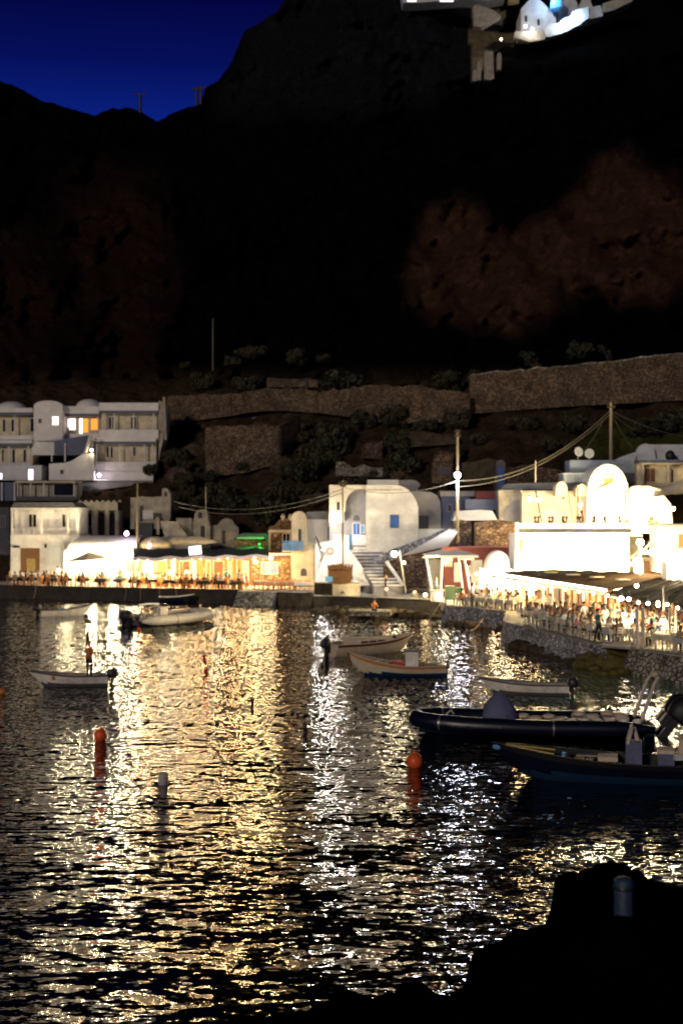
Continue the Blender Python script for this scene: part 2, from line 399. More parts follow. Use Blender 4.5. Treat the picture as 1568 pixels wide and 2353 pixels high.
def inpoly(pts, x, y):
    ins = False; n = len(pts)
    for i in range(n):
        x1, y1 = pts[i]; x2, y2 = pts[(i+1) % n]
        if (y1 > y) != (y2 > y) and x < (x2-x1)*(y-y1)/(y2-y1)+x1: ins = not ins
    return ins
LIT_RED = [(932,640),(950,590),(965,520),(1005,472),(1060,455),(1105,475),(1130,520),(1165,545),(1220,515),(1290,480),(1325,430),(1375,365),(1430,345),(1490,390),(1540,395),(1600,520),(1600,640),(1500,700),(1420,690),(1330,670),(1250,740),(1180,770),(1080,745),(1010,740),(950,700)]  # red rock patches; lamplight on the cliff is put into their colour
LIT_RED2 = [(150,430),(260,380),(350,400),(380,500),(400,640),(390,780),(350,880),(240,860),(190,700),(150,560)]
LIT_RED3 = [(-200,560),(60,520),(130,640),(150,780),(90,860),(-200,880)]
SKYLIT_GREY = [(560,90),(700,-100),(1085,-100),(1120,20),(1180,95),(1080,200),(860,260),(640,260),(480,270)]  # sky light on the upper cliff, put into a paler rock colour
LIT_PATH = [(1085,10),(1160,30),(1150,70),(1190,75),(1180,100),(1130,120),(1100,190),(1085,190),(1080,120),(1075,60)]  # path by the cliff village, the light on it put into its colour
OLIVE = [(1330,1020),(1360,990),(1440,975),(1568,940),(1700,930),(1700,1060),(1330,1050)]
def hills():
    us = []; u = -6000
    while u < 7500:
        us.append(u); u += 7 if -40 < u < 1620 else (34 if -900 < u < 2500 else 240)
    NV = 300; rows = []; cols = []
    for j in range(NV + 14):
        row = []
        for u in us:
            sk = lin(SKY, u) + 5*noise.noise(Vector((u*.045, 3.1, 0))) + 3*noise.noise(Vector((u*.16, 9.1, 0)))
            if j <= NV:
                t = j/NV; v = 1372 + (sk-1372)*t; d = tdepth(u, v)
                amp = min(1, max(0, (1290-v)/120)) * (1 if t < .97 else (1-t)/.03)
                q = Vector((u*.010, v*.010, 0)); q2 = Vector((u*.034, v*.030, 5))
                rug = noise.fractal(q, 1.0, 2.0, 4)*1.0; r2 = 1 - abs(noise.noise(q2))*2
                k = 1.0 if v > 870 else 2.6
                if v < 130 and u > 1040: k = .8
                dd = (rug*4.6 + r2*4.0*abs(noise.noise(Vector((u*.006, v*.008, 7))))) * amp * k
                # never come forward of the built slope
                if v > 880: dd = abs(dd)*1.1
                p = W(u, v, d + dd)
                row.append(p)
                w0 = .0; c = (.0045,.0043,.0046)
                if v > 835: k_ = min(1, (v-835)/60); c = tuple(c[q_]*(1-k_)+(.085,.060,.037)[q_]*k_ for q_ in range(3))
                js = 22*noise.noise(Vector((u*.02, v*.02, 2))) ; jt = 22*noise.noise(Vector((u*.02, v*.02, 12)))
                if inpoly(LIT_PATH, u+js*.3, v+jt*.3): c = (.26,.22,.14)
                elif inpoly(OLIVE, u+js*.4, v+jt*.4): c = (.10,.105,.03)
                elif v < 980:
                    for PL, cc, rr in ((LIT_RED, (.088,.046,.030), 26), (LIT_RED2, (.034,.017,.011), 60), (LIT_RED3, (.032,.016,.011), 60), (SKYLIT_GREY, (.018,.0185,.023), 34)):
                        x0 = min(p_[0] for p_ in PL)-rr*2; x1 = max(p_[0] for p_ in PL)+rr*2
                        if not (x0 < u < x1): continue
                        f_ = sum(inpoly(PL, u+js+rr*math.cos(a_*2.4)*math.sqrt((a_+.5)/9), v+jt+rr*math.sin(a_*2.4)*math.sqrt((a_+.5)/9)) for a_ in range(9))/9
                        if f_: c = tuple(c[q_]*(1-f_)+cc[q_]*f_ for q_ in range(3))
                cols.append(c)
            else:
                i = j - NV; b = rows[NV][len(row)]
                row.append(Vector((b.x*(1+.0*i), b.y + i*14, b.z - i*i*.9 - i*1.0))); cols.append((.02,.018,.018))
        rows.append(row)
    mb = MB(); mb.grid(rows)
    m, n, b = newmat('volcanic_slope'); L = n.links.new; b.inputs['Roughness'].default_value = .95; b.inputs['Specular IOR Level'].default_value = 0
    a = n.nodes.new("ShaderNodeVertexColor"); a.layer_name = 'rock'
    t = n.nodes.new("ShaderNodeTexCoord")
    n1 = n.nodes.new("ShaderNodeTexNoise"); n1.inputs['Scale'].default_value = .5; n1.inputs['Detail'].default_value = 12; n1.inputs['Roughness'].default_value = .82; L(t.outputs['Object'], n1.inputs[0])
    r = n.nodes.new("ShaderNodeValToRGB"); L(n1.outputs['Fac'], r.inputs[0]); r.color_ramp.elements[0].position = .36; r.color_ramp.elements[1].position = .68
    r.color_ramp.elements[0].color = (.35,.35,.35,1); r.color_ramp.elements[1].color = (1.35,1.3,1.25,1)
    mx = n.nodes.new("ShaderNodeMix"); mx.data_type = 'RGBA'; mx.blend_type = 'MULTIPLY'; mx.inputs['Factor'].default_value = 1
    L(a.outputs[0], mx.inputs[6]); L(r.outputs[0], mx.inputs[7]); L(mx.outputs[2], b.inputs['Base Color'])
    n2 = n.nodes.new("ShaderNodeTexNoise"); n2.inputs['Scale'].default_value = .6; n2.inputs['Detail'].default_value = 8; n2.inputs['Roughness'].default_value = .7; L(t.outputs['Object'], n2.inputs[0])
    bp = n.nodes.new("ShaderNodeBump"); bp.inputs['Distance'].default_value = .8; L(n2.outputs['Fac'], bp.inputs['Height']); L(bp.outputs[0], b.inputs['Normal'])
    o = mb.build('hills', m)
    at = o.data.color_attributes.new('rock', 'FLOAT_COLOR', 'POINT')  # rock colours, with lamplit, skylit and unlit cliff put in
    fl = []
    for c in cols: fl += [c[0], c[1], c[2], 1]
    at.data.foreach_set('color', fl)
    tag(o, kind='structure')
hills()

# ================================================================== QUAYS
def EP(u, v): p = G(u, v, QZ); return (p.x, p.y)
EDGE_L = [(-75,200), (X(0,181.5),181.5), (X(200,177.5),177.5), (X(400,173.5),173.5), (X(553,170.5),170.5)]
EDGE = EDGE_L + [(X(555,168.5),168.5), (X(720,166),166), (X(721,160),160), (X(772,159),159), (X(1012,152),152), (X(1026,142.5),142.5),
        (X(1173,134),134), (X(1168,121),121), (X(1382,100.5),100.5), (X(1384,104),104), (X(1455,102),102), (X(1461,98),98), (X(1568,92.5),92.5), (45,76), (80,60)]
poly = EDGE + [(120,60),(120,215),(-75,215)]
q = MB(); q.slab([(x, y+.35) if 0 else (x, y) for x, y in poly], -3, QZ)
# keep the paving a little behind the stone facing
tag(q.build('quay_paving', M['quay']), kind='structure')

def facing(name, label, pts, top, mtl, th=.35, batter=.25, low=None, jag=.0, seg=.8, lowmat=None, bottom=-1.2):
    """stone facing of a quay: follows pts (x,y), from the sea bed up to 'top', standing proud of the paving"""
    P = []
    for (x0, y0), (x1, y1) in zip(pts, pts[1:]):
        L = math.hypot(x1-x0, y1-y0); k = max(1, int(L/seg))
        for i in range(k): P.append((x0+(x1-x0)*i/k, y0+(y1-y0)*i/k))
    P.append(pts[-1])
    zs = [bottom, -.2, .25, .6, 1.0, top-.12, top]
    mb = MB(); rows = []
    for j, z in enumerate(zs):
        r = []
        for i, (x, y) in enumerate(P):
            a = P[min(i+1, len(P)-1)]; c = P[max(i-1, 0)]; dx, dy = a[0]-c[0], a[1]-c[1]; l = math.hypot(dx, dy) or 1
            nx, ny = dy/l, -dx/l
            o = th + batter*(top-z)/max(.1, top) + jag*noise.noise(Vector((x*1.3, y*1.3, z*1.7)))*(1 if j < 5 else .3)
            zz = z + (jag*.5*noise.noise(Vector((x*.9, y*.9, 4))) if j >= 5 else 0)
            r.append(Vector((x+nx*o, y+ny*o, zz)))
        rows.append(r)
    top_in = [Vector((x - .05, y+.25, top + .004)) for x, y in P]
    rows.append(top_in)
    mb.grid(rows, 0, jag > 0)
    mid = Vector((P[len(P)//2][0], P[len(P)//2][1], 0))
    T = world_thing(name, label, 'quay wall', mid)
    part(T, 'stone_face', mb, mtl)
    cap = MB()
    for (x0, y0), (x1, y1) in zip(P[::2], P[2::2]):
        cx, cy = (x0+x1)/2, (y0+y1)/2; l = math.hypot(x1-x0, y1-y0); an = math.atan2(y1-y0, x1-x0)
        cap.cbox((cx+math.sin(an)*(th-.12), cy-math.cos(an)*(th-.12), top+.03), (l*.97, .5, .10), 0, an)
    part(T, 'coping', cap, low or M['quay'])
    return T
facing('quay_wall', 'long dark quay wall under the left taverna, above the moored inflatable', EDGE_L, QZ+.01, M['concrete'], .3, .1, M['concrete'], .02)
facing('quay_wall', 'bright short quay wall with pale bulging stones, right of the dark wall', [(X(553,169),169),(X(640,167.5),167.5)], QZ+.01, M['stone_p'], .9, 1.6, M['white'], .25, .6)
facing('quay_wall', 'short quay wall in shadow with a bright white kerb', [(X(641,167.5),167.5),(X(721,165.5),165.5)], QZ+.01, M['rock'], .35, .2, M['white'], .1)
facing('quay_wall', 'dark low quay wall in front of the white staircase', [(X(721,159.5),159.5),(X(772,159),159),(X(1012,152),152)], QZ+.01, M['concrete'], .35, .3, M['quay'], .2)
facing('quay_wall', 'grey stone quay wall beneath the green cabinets, left half of the terrace', [(X(1026,142.5),142.5),(X(1173,134),134)], QZ+.01, M['stone_g'], .35, .35, M['quay'], .14)
facing('quay_wall', 'grey stone quay wall jutting towards the boats below the crowded tables', [(X(1173,134),134),(X(1168,121),121),(X(1382,100.5),100.5),(X(1384,104),104)], QZ+.01, M['stone_g'], .35, .4, M['quay'], .18)
facing('quay_wall', 'pale stone quay wall at the right edge of the picture', [(X(1384,104),104),(X(1455,102),102),(X(1461,98),98),(X(1568,92.5),92.5),(45,76)], QZ+.01, M['stone_p'], .35, .5, M['quay'], .22)

# rocks along the foot of the quays
def rock(name, label, c, r, mtl, seed, sub=3, cat='rock', group=None, amp=.35):
    bm = bmesh.new(); bmesh.ops.create_icosphere(bm, subdivisions=sub, radius=1)
    for v in bm.verts:
        n0 = noise.fractal(v.co*1.1 + Vector((seed*7.3, 0, 0)), 1, 2, 4); f = 1 + amp*n0
        co = v.co*f; v.co = Vector((co.x*r[0], co.y*r[1], co.z*r[2]))
    me = bpy.data.meshes.new(name); bm.to_mesh(me); bm.free(); me.materials.append(mtl)
    o = bpy.data.objects.new(name, me); COL.objects.link(o); o.location = c
    tag(o, label, cat, group); return o
rg = random.Random(3)
for i in range(46):
    if i < 24: u = 730 + i*12.4; d = 158.5 - (u-730)/290*7 - rg.uniform(.3, 3.2) - (1.6 if u > 900 else 0)
    else: u = 1020 + (i-24)*19; d = lin([(1020,149),(1030,140),(1173,131),(1175,118.5),(1385,97.5),(1440,98)], u) - rg.uniform(0, 1.4)
    s = rg.uniform(.35, 1.0)
    al = u > 1385
    mm = M['algae'] if u > 1340 else M['rock']
    rock('shore_rock', f'dark wet boulder at the foot of the middle quay, {ORD[i]} from the left' if i < 24 else f'dark boulder at the waterline under the terrace wall, {ORD[i-24]} from the left', (X(u, d), d, rg.uniform(-.3, .15)), (s*1.3, s, s*.8), mm, i, 2, group='boulders under the middle quay' if i < 24 else 'boulders under the terrace wall')
rs2 = random.Random(44)
for i in range(24):
    u = rs2.uniform(385, 1040); v = rs2.uniform(975, 1150); d = tdepth(u, v) - .3; s = rs2.uniform(.5, 1.5)
    rock('slope_boulder', f'brown rock outcrop on the slope behind the village, {ORD[i]} of many', W(u, v, d), (s*1.6, s, s*.9), M['stone_b'] if i % 3 else M['rock'], i+60, 3, group='rock outcrops on the slope', amp=.5)
# small landing slab with a sitting person
T = world_thing('landing_slab', 'low pale stone landing slab at the water where a person sits', 'landing', (X(850,147),147,0))
m_ = MB(); m_.slab([(X(800,147),147),(X(897,146),146),(X(899,150),150),(X(801,151),151)], .28, .75); part(T, 'slab', m_, M['stone_p'])
m_ = MB(); m_.slab([(X(860,146.8),146.8),(X(895,146.4),146.4),(X(895,150),150),(X(862,150.5),150.5)], -1.5, .28); part(T, 'footing', m_, M['algae'])
rock('shore_rock', 'dark rocky shore filling the gap below the wooden deck', (X(1420,101), 101.5, -.5), (3.2,2,1.7), M['algae'], 77, 4)

# ---- foreground rock mass at the lower right
def fore():
    prof = [(500,2390),(560,2350),(620,2336),(700,2326),(800,2306),(880,2284),(960,2292),(1045,2284),(1062,2272),(1085,2232),(1130,2180),(1180,2140),(1262,2122),(1280,2060),(1283,2012),(1320,2005),(1360,1992),(1400,1978),(1440,1986),(1470,2006),(1520,2030),(1568,2040),(1700,2000),(2000,1950)]
    rows = []
    NJ = 46; us = [500 + i*9 for i in range(165)]
    for j in range(NJ):
        t = j/(NJ-1); r = []
        for u in us:
            v = lin(prof, u) + 12*noise.noise(Vector((u*.05, 1, 0))) + 8*noise.noise(Vector((u*.16, 4, 0))) + 4*noise.noise(Vector((u*.5, 4, 0)))
            d0 = 24.5 - (u-560)/1000*3
            x = X(u, d0); zt = Z(v, d0)
            zt = max(zt, -.6)
            if t < .30:   # far side, falling to the sea
                k = t/.30; y = d0 + 2.2*(1-k); z = -1.5 + (zt+1.5)*math.sin(k*PI/2)**.8
            else:
                k = (t-.30)/.70; y = d0 - k*22; z = zt*(1-.12*k) - .25*k*abs(noise.noise(Vector((x, y*.6, 0))))*3
                # stays below the sight line of the crest
                z = min(z, CAMZ - (CAMZ-zt)*(1.0) - (d0-y)*0.10)
            q = Vector((x*.9, y*.9, z))
            r.append(Vector((x, y, z + (.35*noise.noise(q*1.3)+.12*noise.noise(q*4))*(0 if abs(t-.30) < .02 else 1))))
        rows.append(r)
    rows.reverse()
    mb = MB(); mb.grid(rows)
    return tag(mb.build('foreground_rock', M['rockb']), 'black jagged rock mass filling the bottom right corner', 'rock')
fore()
p = W(1431, 2118, 19.5)
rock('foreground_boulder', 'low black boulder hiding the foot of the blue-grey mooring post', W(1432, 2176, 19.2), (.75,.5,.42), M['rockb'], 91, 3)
T = thing('mooring_post', 'blue-grey rounded mooring post standing on the black foreground rock', 'post', (p.x, p.y, p.z))
hh = (2118-2014)/S*19.5
b = MB(); b.lathe((0,0,-.6), [(.135,0),(.135,.6),(.13,.6+hh*.9),(.10,.6+hh*.97),(.04,.6+hh),(0.001,.6+hh)], 16); part(T, 'post_body', b, mat('post_blue_paint', (.02,.045,.10), .6, .35, 4, .01, 9), local=True)
b = MB(); b.lathe((0,0,hh*.72), [(.138,0),(.15,.02),(.138,.05)], 16); part(T, 'collar', b, M['dmetal'], local=True)

# ================================================================== SLOPE WALLS
def strip(name, label, pts, mtl, th=.8, jag=.25, seg=1.2, cat='stone wall', capm=None, group=None):
    """pts: (u, vtop, vbot, d); d = 0 sets the wall on the slope"""
    pts = [(u_, a_, b_, d_ if d_ else tdepth(u_, b_)-.6) for u_, a_, b_, d_ in pts]
    P = []
    for a, c in zip(pts, pts[1:]):
        L = abs(X(a[0], a[3]) - X(c[0], c[3])) + abs(a[3]-c[3]); k = max(2, int(L/seg))
        for i in range(k): P.append([a[q]+(c[q]-a[q])*i/k for q in range(4)])
    P.append(list(pts[-1]))
    mb = MB(); fr = [[] for _ in range(5)]
    for i, (u, vt, vb, d) in enumerate(P):
        zt = Z(vt, d) + jag*noise.noise(Vector((u*.35, d, 2)))*.9; zb = Z(vb, d)
        for j in range(5):
            k = j/4; z = zb + (zt-zb)*k
            fr[j].append(Vector((X(u, d), d + jag*.6*noise.noise(Vector((u*.2, z, 3))) - (1-k)*.3, z)))
    rows = fr + [[Vector((p.x, p.y+th, p.z)) for p in fr[4]], [Vector((p.x, p.y+th+.3, p.z)) for p in fr[0]]]
    mb.grid(rows, 0, False)
    n = len(P)
    for e_ in (0, n-1):
        mb.add([fr[0][e_], fr[4][e_], rows[5][e_], rows[6][e_]], [(0,1,2,3)])
    mid = P[len(P)//2]
    T = world_thing(name, label, cat, W(mid[0], mid[2], mid[3]), group); part(T, 'masonry', mb, mtl)
    if capm:
        c = MB(); off = [Vector((0,-.12,.0)), Vector((0,-.12,.22)), Vector((0,th+.1,.22)), Vector((0,th+.1,0))]
        c.grid([[p+o_ for p in fr[4]] for o_ in off], 0, False); part(T, 'coping', c, capm)
    return T
strip('retaining_wall', 'brown stone road wall just right of the hotel, left end of the road', [(384,914,972,0),(440,906,968,0),(531,903,955,0)], M['stone_r'], jag=.5)
strip('retaining_wall', 'brown stone road wall behind the dark pole in the middle', [(532,903,955,0),(570,900,948,0),(610,895,944,0),(660,893,944,0),(729,897,949,0)], M['stone_r'], jag=.5)
strip('retaining_wall', 'short upper stone wall on the path above the middle road', [(612,868,890,0),(680,870,890,0),(730,872,890,0)], M['stone_r'])
strip('retaining_wall', 'long reddish road wall right of the middle pole, below the round bushes', [(730,898,948,0),(800,892,958,0),(830,886,966,0),(900,884,972,0),(980,888,972,0),(1078,903,966,0)], M['stone_r'], jag=.8)
strip('retaining_wall', 'tall stone road wall rising to the right edge with a pale coping', [(1078,866,952,0),(1085,862,950,0),(1300,843,934,0),(1520,818,922,0),(1700,812,915,0)], M['stone_r'], jag=.4, capm=M['stone_p'])
strip('retaining_wall', 'big squared retaining wall of pale stone below the road', [(472,983,1096,0),(560,981,1086,0),(640,980,1066,0),(645,979,1062,0),(690,962,1006,0)], M['stone_r'], th=2.5, jag=.12, capm=M['stone_b'])
strip('parapet_wall', 'low shaded white parapet on the terrace above the squared retaining wall', [(540,944,972,238),(600,938,975,238),(688,934,968,238)], M['bluegrey'], jag=.1)  # white wall; its blue shade is put into the colour
strip('ruined_wall', 'crumbled pale rubble wall on the slope above the vaulted house', [(770,1062,1092,203),(810,1066,1094,203),(878,1072,1096,203)], M['stone_p'], jag=1.0)
strip('ruined_wall', 'upper broken terrace wall of dark rubble above the crumbled wall', [(830,1020,1052,212),(860,1014,1054,212),(878,1020,1056,212)], M['stone_b'], jag=1.1)
strip('terrace_wall', 'narrow rubble wall beneath the road at the centre right', [(905,1000,1030,212),(960,990,1026,212),(1050,1000,1020,211)], M['rock'], jag=.9)
strip('ruined_wall', 'dark rubble wall behind the lamp pole above the middle houses', [(995,1045,1090,196),(1015,1036,1090,196),(1040,1042,1090,196)], M['stone_b'], jag=.9)
strip('terrace_wall', 'dim rubble wall between the lamp pole and the small blue door', [(1060,1062,1110,190),(1120,1052,1112,190),(1150,1060,1112,190)], M['rock'], jag=.6)
strip('terrace_wall', 'dim rubble wall right of the small blue door', [(1162,1072,1112,186),(1200,1068,1112,186),(1290,1080,1112,184)], M['stone_b'], jag=.5)
# ================================================================== BUILDINGS
def fb(mb, u0, u1, v0, v1, d, th, mi=0):       # front box: face seen at depth d
    mb.box((X(u0,d), d, Z(v1,d)), (X(u1,d), d+th, Z(v0,d)), mi)
def fpoly(mb, pts, d, th, mi=0, smooth=False):
    P = [(X(u,d), Z(v,d)) for u, v in pts]
    ar = sum(P[i][0]*P[(i+1)%len(P)][1] - P[(i+1)%len(P)][0]*P[i][1] for i in range(len(P)))
    if ar < 0: P.reverse()
    mb.prism(P, d, d+th, mi, smooth)
def arc(u0, u1, vb, vt, n=12, a0=0, a1=180):
    cu = (u0+u1)/2; ru = (u1-u0)/2; return [(cu - ru*math.cos(R(a0+(a1-a0)*i/n)), vb - (vb-vt)*math.sin(R(a0+(a1-a0)*i/n))) for i in range(n+1)]
def win(T, u0, u1, v0, v1, d, pane='glass', frame='white', name='window', bar=True, fw=.09, label=None):
    x0, x1, z0, z1 = X(u0,d), X(u1,d), Z(v1,d), Z(v0,d)
    f = MB()
    f.box((x0-fw, d-.07, z0-fw), (x0, d+.05, z1+fw)); f.box((x1, d-.07, z0-fw), (x1+fw, d+.05, z1+fw))
    f.box((x0, d-.07, z1), (x1, d+.05, z1+fw)); f.box((x0, d-.10, z0-fw), (x1, d+.05, z0))
    if bar and x1-x0 > .5: f.box(((x0+x1)/2-.03, d-.045, z0), ((x0+x1)/2+.03, d+.03, z1))
    o = part(T, name, f, M[frame], label)
    part(o, 'pane' if name == 'window' else 'leaf_panel', mbox((x0, d-.02, z0), (x1, d+.03, z1)), M[pane])
    return o
def bld(name, label, u, v, d, cat='house', group=None): return world_thing(name, label, cat, W(u, v, d), group)
def loggia(T, u0, u1, vrt, vfb, vpt, vpb, d, fas='lilac', wall='cream', par='lilac', wins=(), posts=(), shade='bluegrey', back=6, rec=1.5, vsh=6):
    fb_ = MB(); fb(fb_, u0, u1, vrt, vfb, d, back); part(T, 'roof', fb_, M[fas])
    if shade: a = MB(); a.box((X(u0+2,d), d+.05, Z(vfb+vsh,d)), (X(u1-2,d), d+.22, Z(vfb,d)-.003)); part(T, 'roof_band', a, M[shade])  # dark strip under the roof edge, eaves shade put into its colour
    w_ = MB(); db = d+rec; w_.box((X(u0,d)+.02, db, Z(vpb,d)+.01), (X(u1,d)-.02, d+back-.02, Z(vfb,d)-.004)); part(T, 'back_wall', w_, M[wall])
    if vpb > vpt:
        p_ = MB(); fb(p_, u0, u1, vpt, vpb, d, .25); part(T, 'parapet', p_, M[par])
        part(T, 'balcony_floor', mbox((X(u0,d)+.02, d+.25, Z(vpb,d)), (X(u1,d)-.02, db-.003, Z(vpb,d)+.15)), M[par])
    for u in posts:
        part(T, 'post', mbox((X(u,d)-.09, d+.25, Z(vpb,d)+.16), (X(u,d)+.09, d+.42, Z(vfb,d)-.004)), M['white'])
    for (a, c, v0, v1, pm) in wins:
        k = db/d
        win(T, 784+(a-784)/k, 784+(c-784)/k, 1176+(v0-1176)/k, 1176+(v1-1176)/k, db, pm, 'lilac', 'window', False, .06)
D = 224.0
# --- hotel, right wing (three floors)
T = bld('hotel_wing', 'right wing of the white cliff hotel with two shaded balcony floors', 300, 1100, D, 'hotel')
loggia(T, 228, 364, 925, 943, 987, 1010, D, wins=[(247,252,957,983,'glass'),(255,260,957,983,'glass'),(298,303,957,983,'glass'),(306,310,957,983,'glass')], posts=(236,262,306,352))
loggia(T, 216, 358, 1004.5, 1014, 1061, 1082, D-.6, wins=[(242,247,1026,1050,'glass'),(251,256,1026,1050,'glass'),(303,308,1026,1046,'glass')], posts=(222,275,332,350), back=6.5)
b = MB(); fb(b, 224, 352, 1082.5, 1102, D-.9, 6); part(T, 'base_wall', b, M['lilac'])
b = MB(); fpoly(b, [(364.5,920),(372,922),(381,930),(380,985),(372,1022),(364.5,1060)], D+.5, 6); part(T, 'end_wall', b, M['oldcream'])
b = MB(); b.tube([W(381,1010,D-.3), W(377,912,D-.3)], .22, 8); part(T, 'drain_pipe', b, M['oldcream'])
b = MB(); fpoly(b, [(250,1062),(252,1066),(252,1061),(268,1061),(268,1066),(270,1066),(270,1058),(250,1058)], D-1.5, .3); 
# --- tower
T = bld('hotel_tower', 'tall plain arched tower of the cliff hotel with one lit square window', 110, 1100, D, 'hotel')
b = MB(); fpoly(b, [(78,1012),(78,932)] + arc(78,144,932,920,10)[1:-1] + [(144,932),(144,1012)], D-1.2, 8); part(T, 'wall', b, M['lilac'])
b = MB(); fb(b, 74, 214, 1012.5, 1045, D-.5, 7); part(T, 'lower_wall', b, M['lilac'])
win(T, 89, 96, 962, 972, D-1.2, 'dark', 'lilac', bar=False, fw=.05); win(T, 121, 135, 957, 976, D-1.2, 'w_white', 'lilac', bar=False, fw=.05, label='brightly lit square window')
# --- middle recess with lit windows and a dome
T = bld('hotel_middle', 'recessed middle of the cliff hotel with white and orange lit windows below a dome', 185, 1000, D, 'hotel')
loggia(T, 144.5, 227.5, 933, 950, 996, 1012, D+.6, wins=[(152,154,960,980,'w_cool'),(156,170,960,986,'w_white'),(179,186,960,995,'w_white'),(187,199,960,992,'w_orange'),(206,221,960,986,'w_orange')], shade='bluegrey', posts=(146,225), back=7, par='lilac')
b = MB(); c = W(205, 936, D+4); b.ball(c, (2.1,2.1,1.35), 24, 0, -5, 90); b.lathe(c+Vector((0,0,-1.2)), [(2.1,0),(2.1,1.2)], 24); part(T, 'dome', b, M['lilac'])
# --- left wing
T = bld('hotel_left_wing', 'left wing of the cliff hotel with a big dome, cut by the picture edge', 20, 1100, D, 'hotel')
loggia(T, -90, 76, 937, 947, 1000, 1010, D, wins=[(2,8,962,990,'glass'),(22,28,962,990,'glass'),(66,74,960,990,'glass')], posts=(33,-30))
loggia(T, -90, 73, 1011, 1018, 1064, 1068, D-1.2, wins=[(24,30,1032,1060,'glass'),(50,56,1032,1060,'glass'),(0,4,1032,1060,'glass')], posts=(20,65,-30), back=6, par='cool')
b = MB(); fb(b, -90, 96, 1068.5, 1103, D-2.5, 7); part(T, 'base_wall', b, M['cool'])
win(T, 66, 77, 1078, 1102, D-2.5, 'w_cool', 'white', bar=False, fw=.05); win(T, -2, 6, 1087, 1100, D-2.5, 'w_cool', 'white', bar=False, fw=.05)
b = MB(); c = W(27, 941, D+4); b.ball(c, (2.5,2.5,1.3), 24, 0, -5, 90); b.lathe(c+Vector((0,0,-1.)), [(2.5,0),(2.5,1)], 24); part(T, 'dome', b, M['lilac'])
for k in (0, 1, 2):
    pass
# --- stair block
T = bld('hotel_stair_block', 'curved white stair block of the hotel with a dark shaded block', 165, 1100, D-3, 'stair')
b = MB(); fpoly(b, [(113,1103),(113,1065),(150,1063),(166,1058),(180,1049),(192,1042),(212,1041),(216,1075),(218,1103)], D-3.2, 4); part(T, 'stair_wall', b, M['lilac'])
b = MB(); fpoly(b, [(125,1012),(206,999),(200,1030),(190,1041),(165,1045),(125,1045)], D-2.6, .4); part(T, 'shaded_block', b, M['bluegrey'])  # block in shadow; the dark blue shade is put into its colour
b = MB(); b.tube([W(209,998,D-3.4), W(197,1040,D-3.4)], .28, 6); part(T, 'stair_parapet', b, M['white'])
b = MB(); fb(b, 207, 216, 1042, 1103, D-3.6, .35); part(T, 'pier', b, M['white'])
win(T, 139, 147, 1079, 1089, D-3.2, 'dark', 'lilac', bar=False, fw=.05)
for u in (128, 158): part(T, 'post', mbox((X(u,D)-.08, D-2.9, Z(1062,D)), (X(u,D)+.08, D-2.75, Z(1020,D))), M['lilac'])
lamp('wall_lamp', 'lit wall lamp at the top of the hotel stair block', 211, 1034, D-3.9, WHITE, 60, .22, 'b_white', wall=True)
lamp('wall_lamp', 'lit round wall lamp at the foot of the hotel stair block', 228, 1091, D-3, (1,.90,.82), 60, .24, 'b_viol', wall=True)
# --- base slope
T = bld('hotel_plinth', 'sloping plastered plinth under the right end of the cliff hotel', 280, 1120, D-4, 'wall')
b = MB(); fpoly(b, [(176,1104),(352,1102),(352,1108),(290,1117),(230,1125),(176,1140)], D-1.5, 4); part(T, 'wall', b, M['grey'])
b = MB(); fb(b, 170, 352, 1100.5, 1104, D-1.9, .35); part(T, 'coping', b, M['lilac'])
# --- terrace row just below
d = 214.0
T = bld('terrace_house', 'low terrace house with a flat cream canopy under the hotel', 90, 1150, d)
loggia(T, 36, 173, 1104.5, 1109, 1140, 1150, d, 'cream', 'oldcream', 'slate', posts=(40,70,100,170), shade=None, wins=[(120,165,1112,1138,'glass')])
b = MB(); fb(b, -90, 35.5, 1108, 1150, d+1, 5); part(T, 'side_wall', b, M['bluegrey'])
for u in (3, 32): part(T, 'post', mbox((X(u,d)-.1, d+.6, Z(1150,d)), (X(u,d)+.1, d+.75, Z(1108,d))), M['cool'])
# --- far left dark house behind big house
T = bld('dark_house', 'unlit grey house at the left picture edge', 5, 1320, 198)
b = MB(); fb(b, -120, 22, 1165, 1350, 199, 4); part(T, 'wall', b, M['slate']); win(T, 2, 12, 1185, 1210, 199, 'dark', 'grey'); win(T, 2, 14, 1270, 1300, 199, 'dark', 'grey')

# --- big two-storey balcony house
d = 189.0
T = bld('balcony_house', 'two-storey house with lattice balcony and a tall brown door on the left quay', 100, 1338, d)
b = MB(); fpoly(b, [(26,1166),(33,1154),(166,1154),(177,1166)], d, 8); part(T, 'roof', b, M['slate'])
b = MB(); fb(b, 25, 180, 1166.3, 1171, d-.1, 8.1); part(T, 'roof_beam', b, M['white'])
b = MB(); b.box((X(27,d), d+1.6, Z(1227,d)), (X(178,d), d+8, Z(1171.3,d))); part(T, 'upper_wall', b, M['lilac'])
b = MB(); fb(b, 25, 183, 1228, 1345, d, 8); part(T, 'lower_wall', b, M['white'])
k = (d+1.6)/d
for a, c in ((62,68),(71,78),(139,145),(148,154)): win(T, 784+(a-784)/k, 784+(c-784)/k, 1176+(1182-1176)/k, 1176+(1210-1176)/k, d+1.6, 'glass', 'cream', bar=False, fw=.05)
for u in (28, 95, 156, 178): part(T, 'post', mbox((X(u,d)-.13, d+.02, Z(1227.5,d)), (X(u,d)+.13, d+.26, Z(1171.3,d))), M['white'])
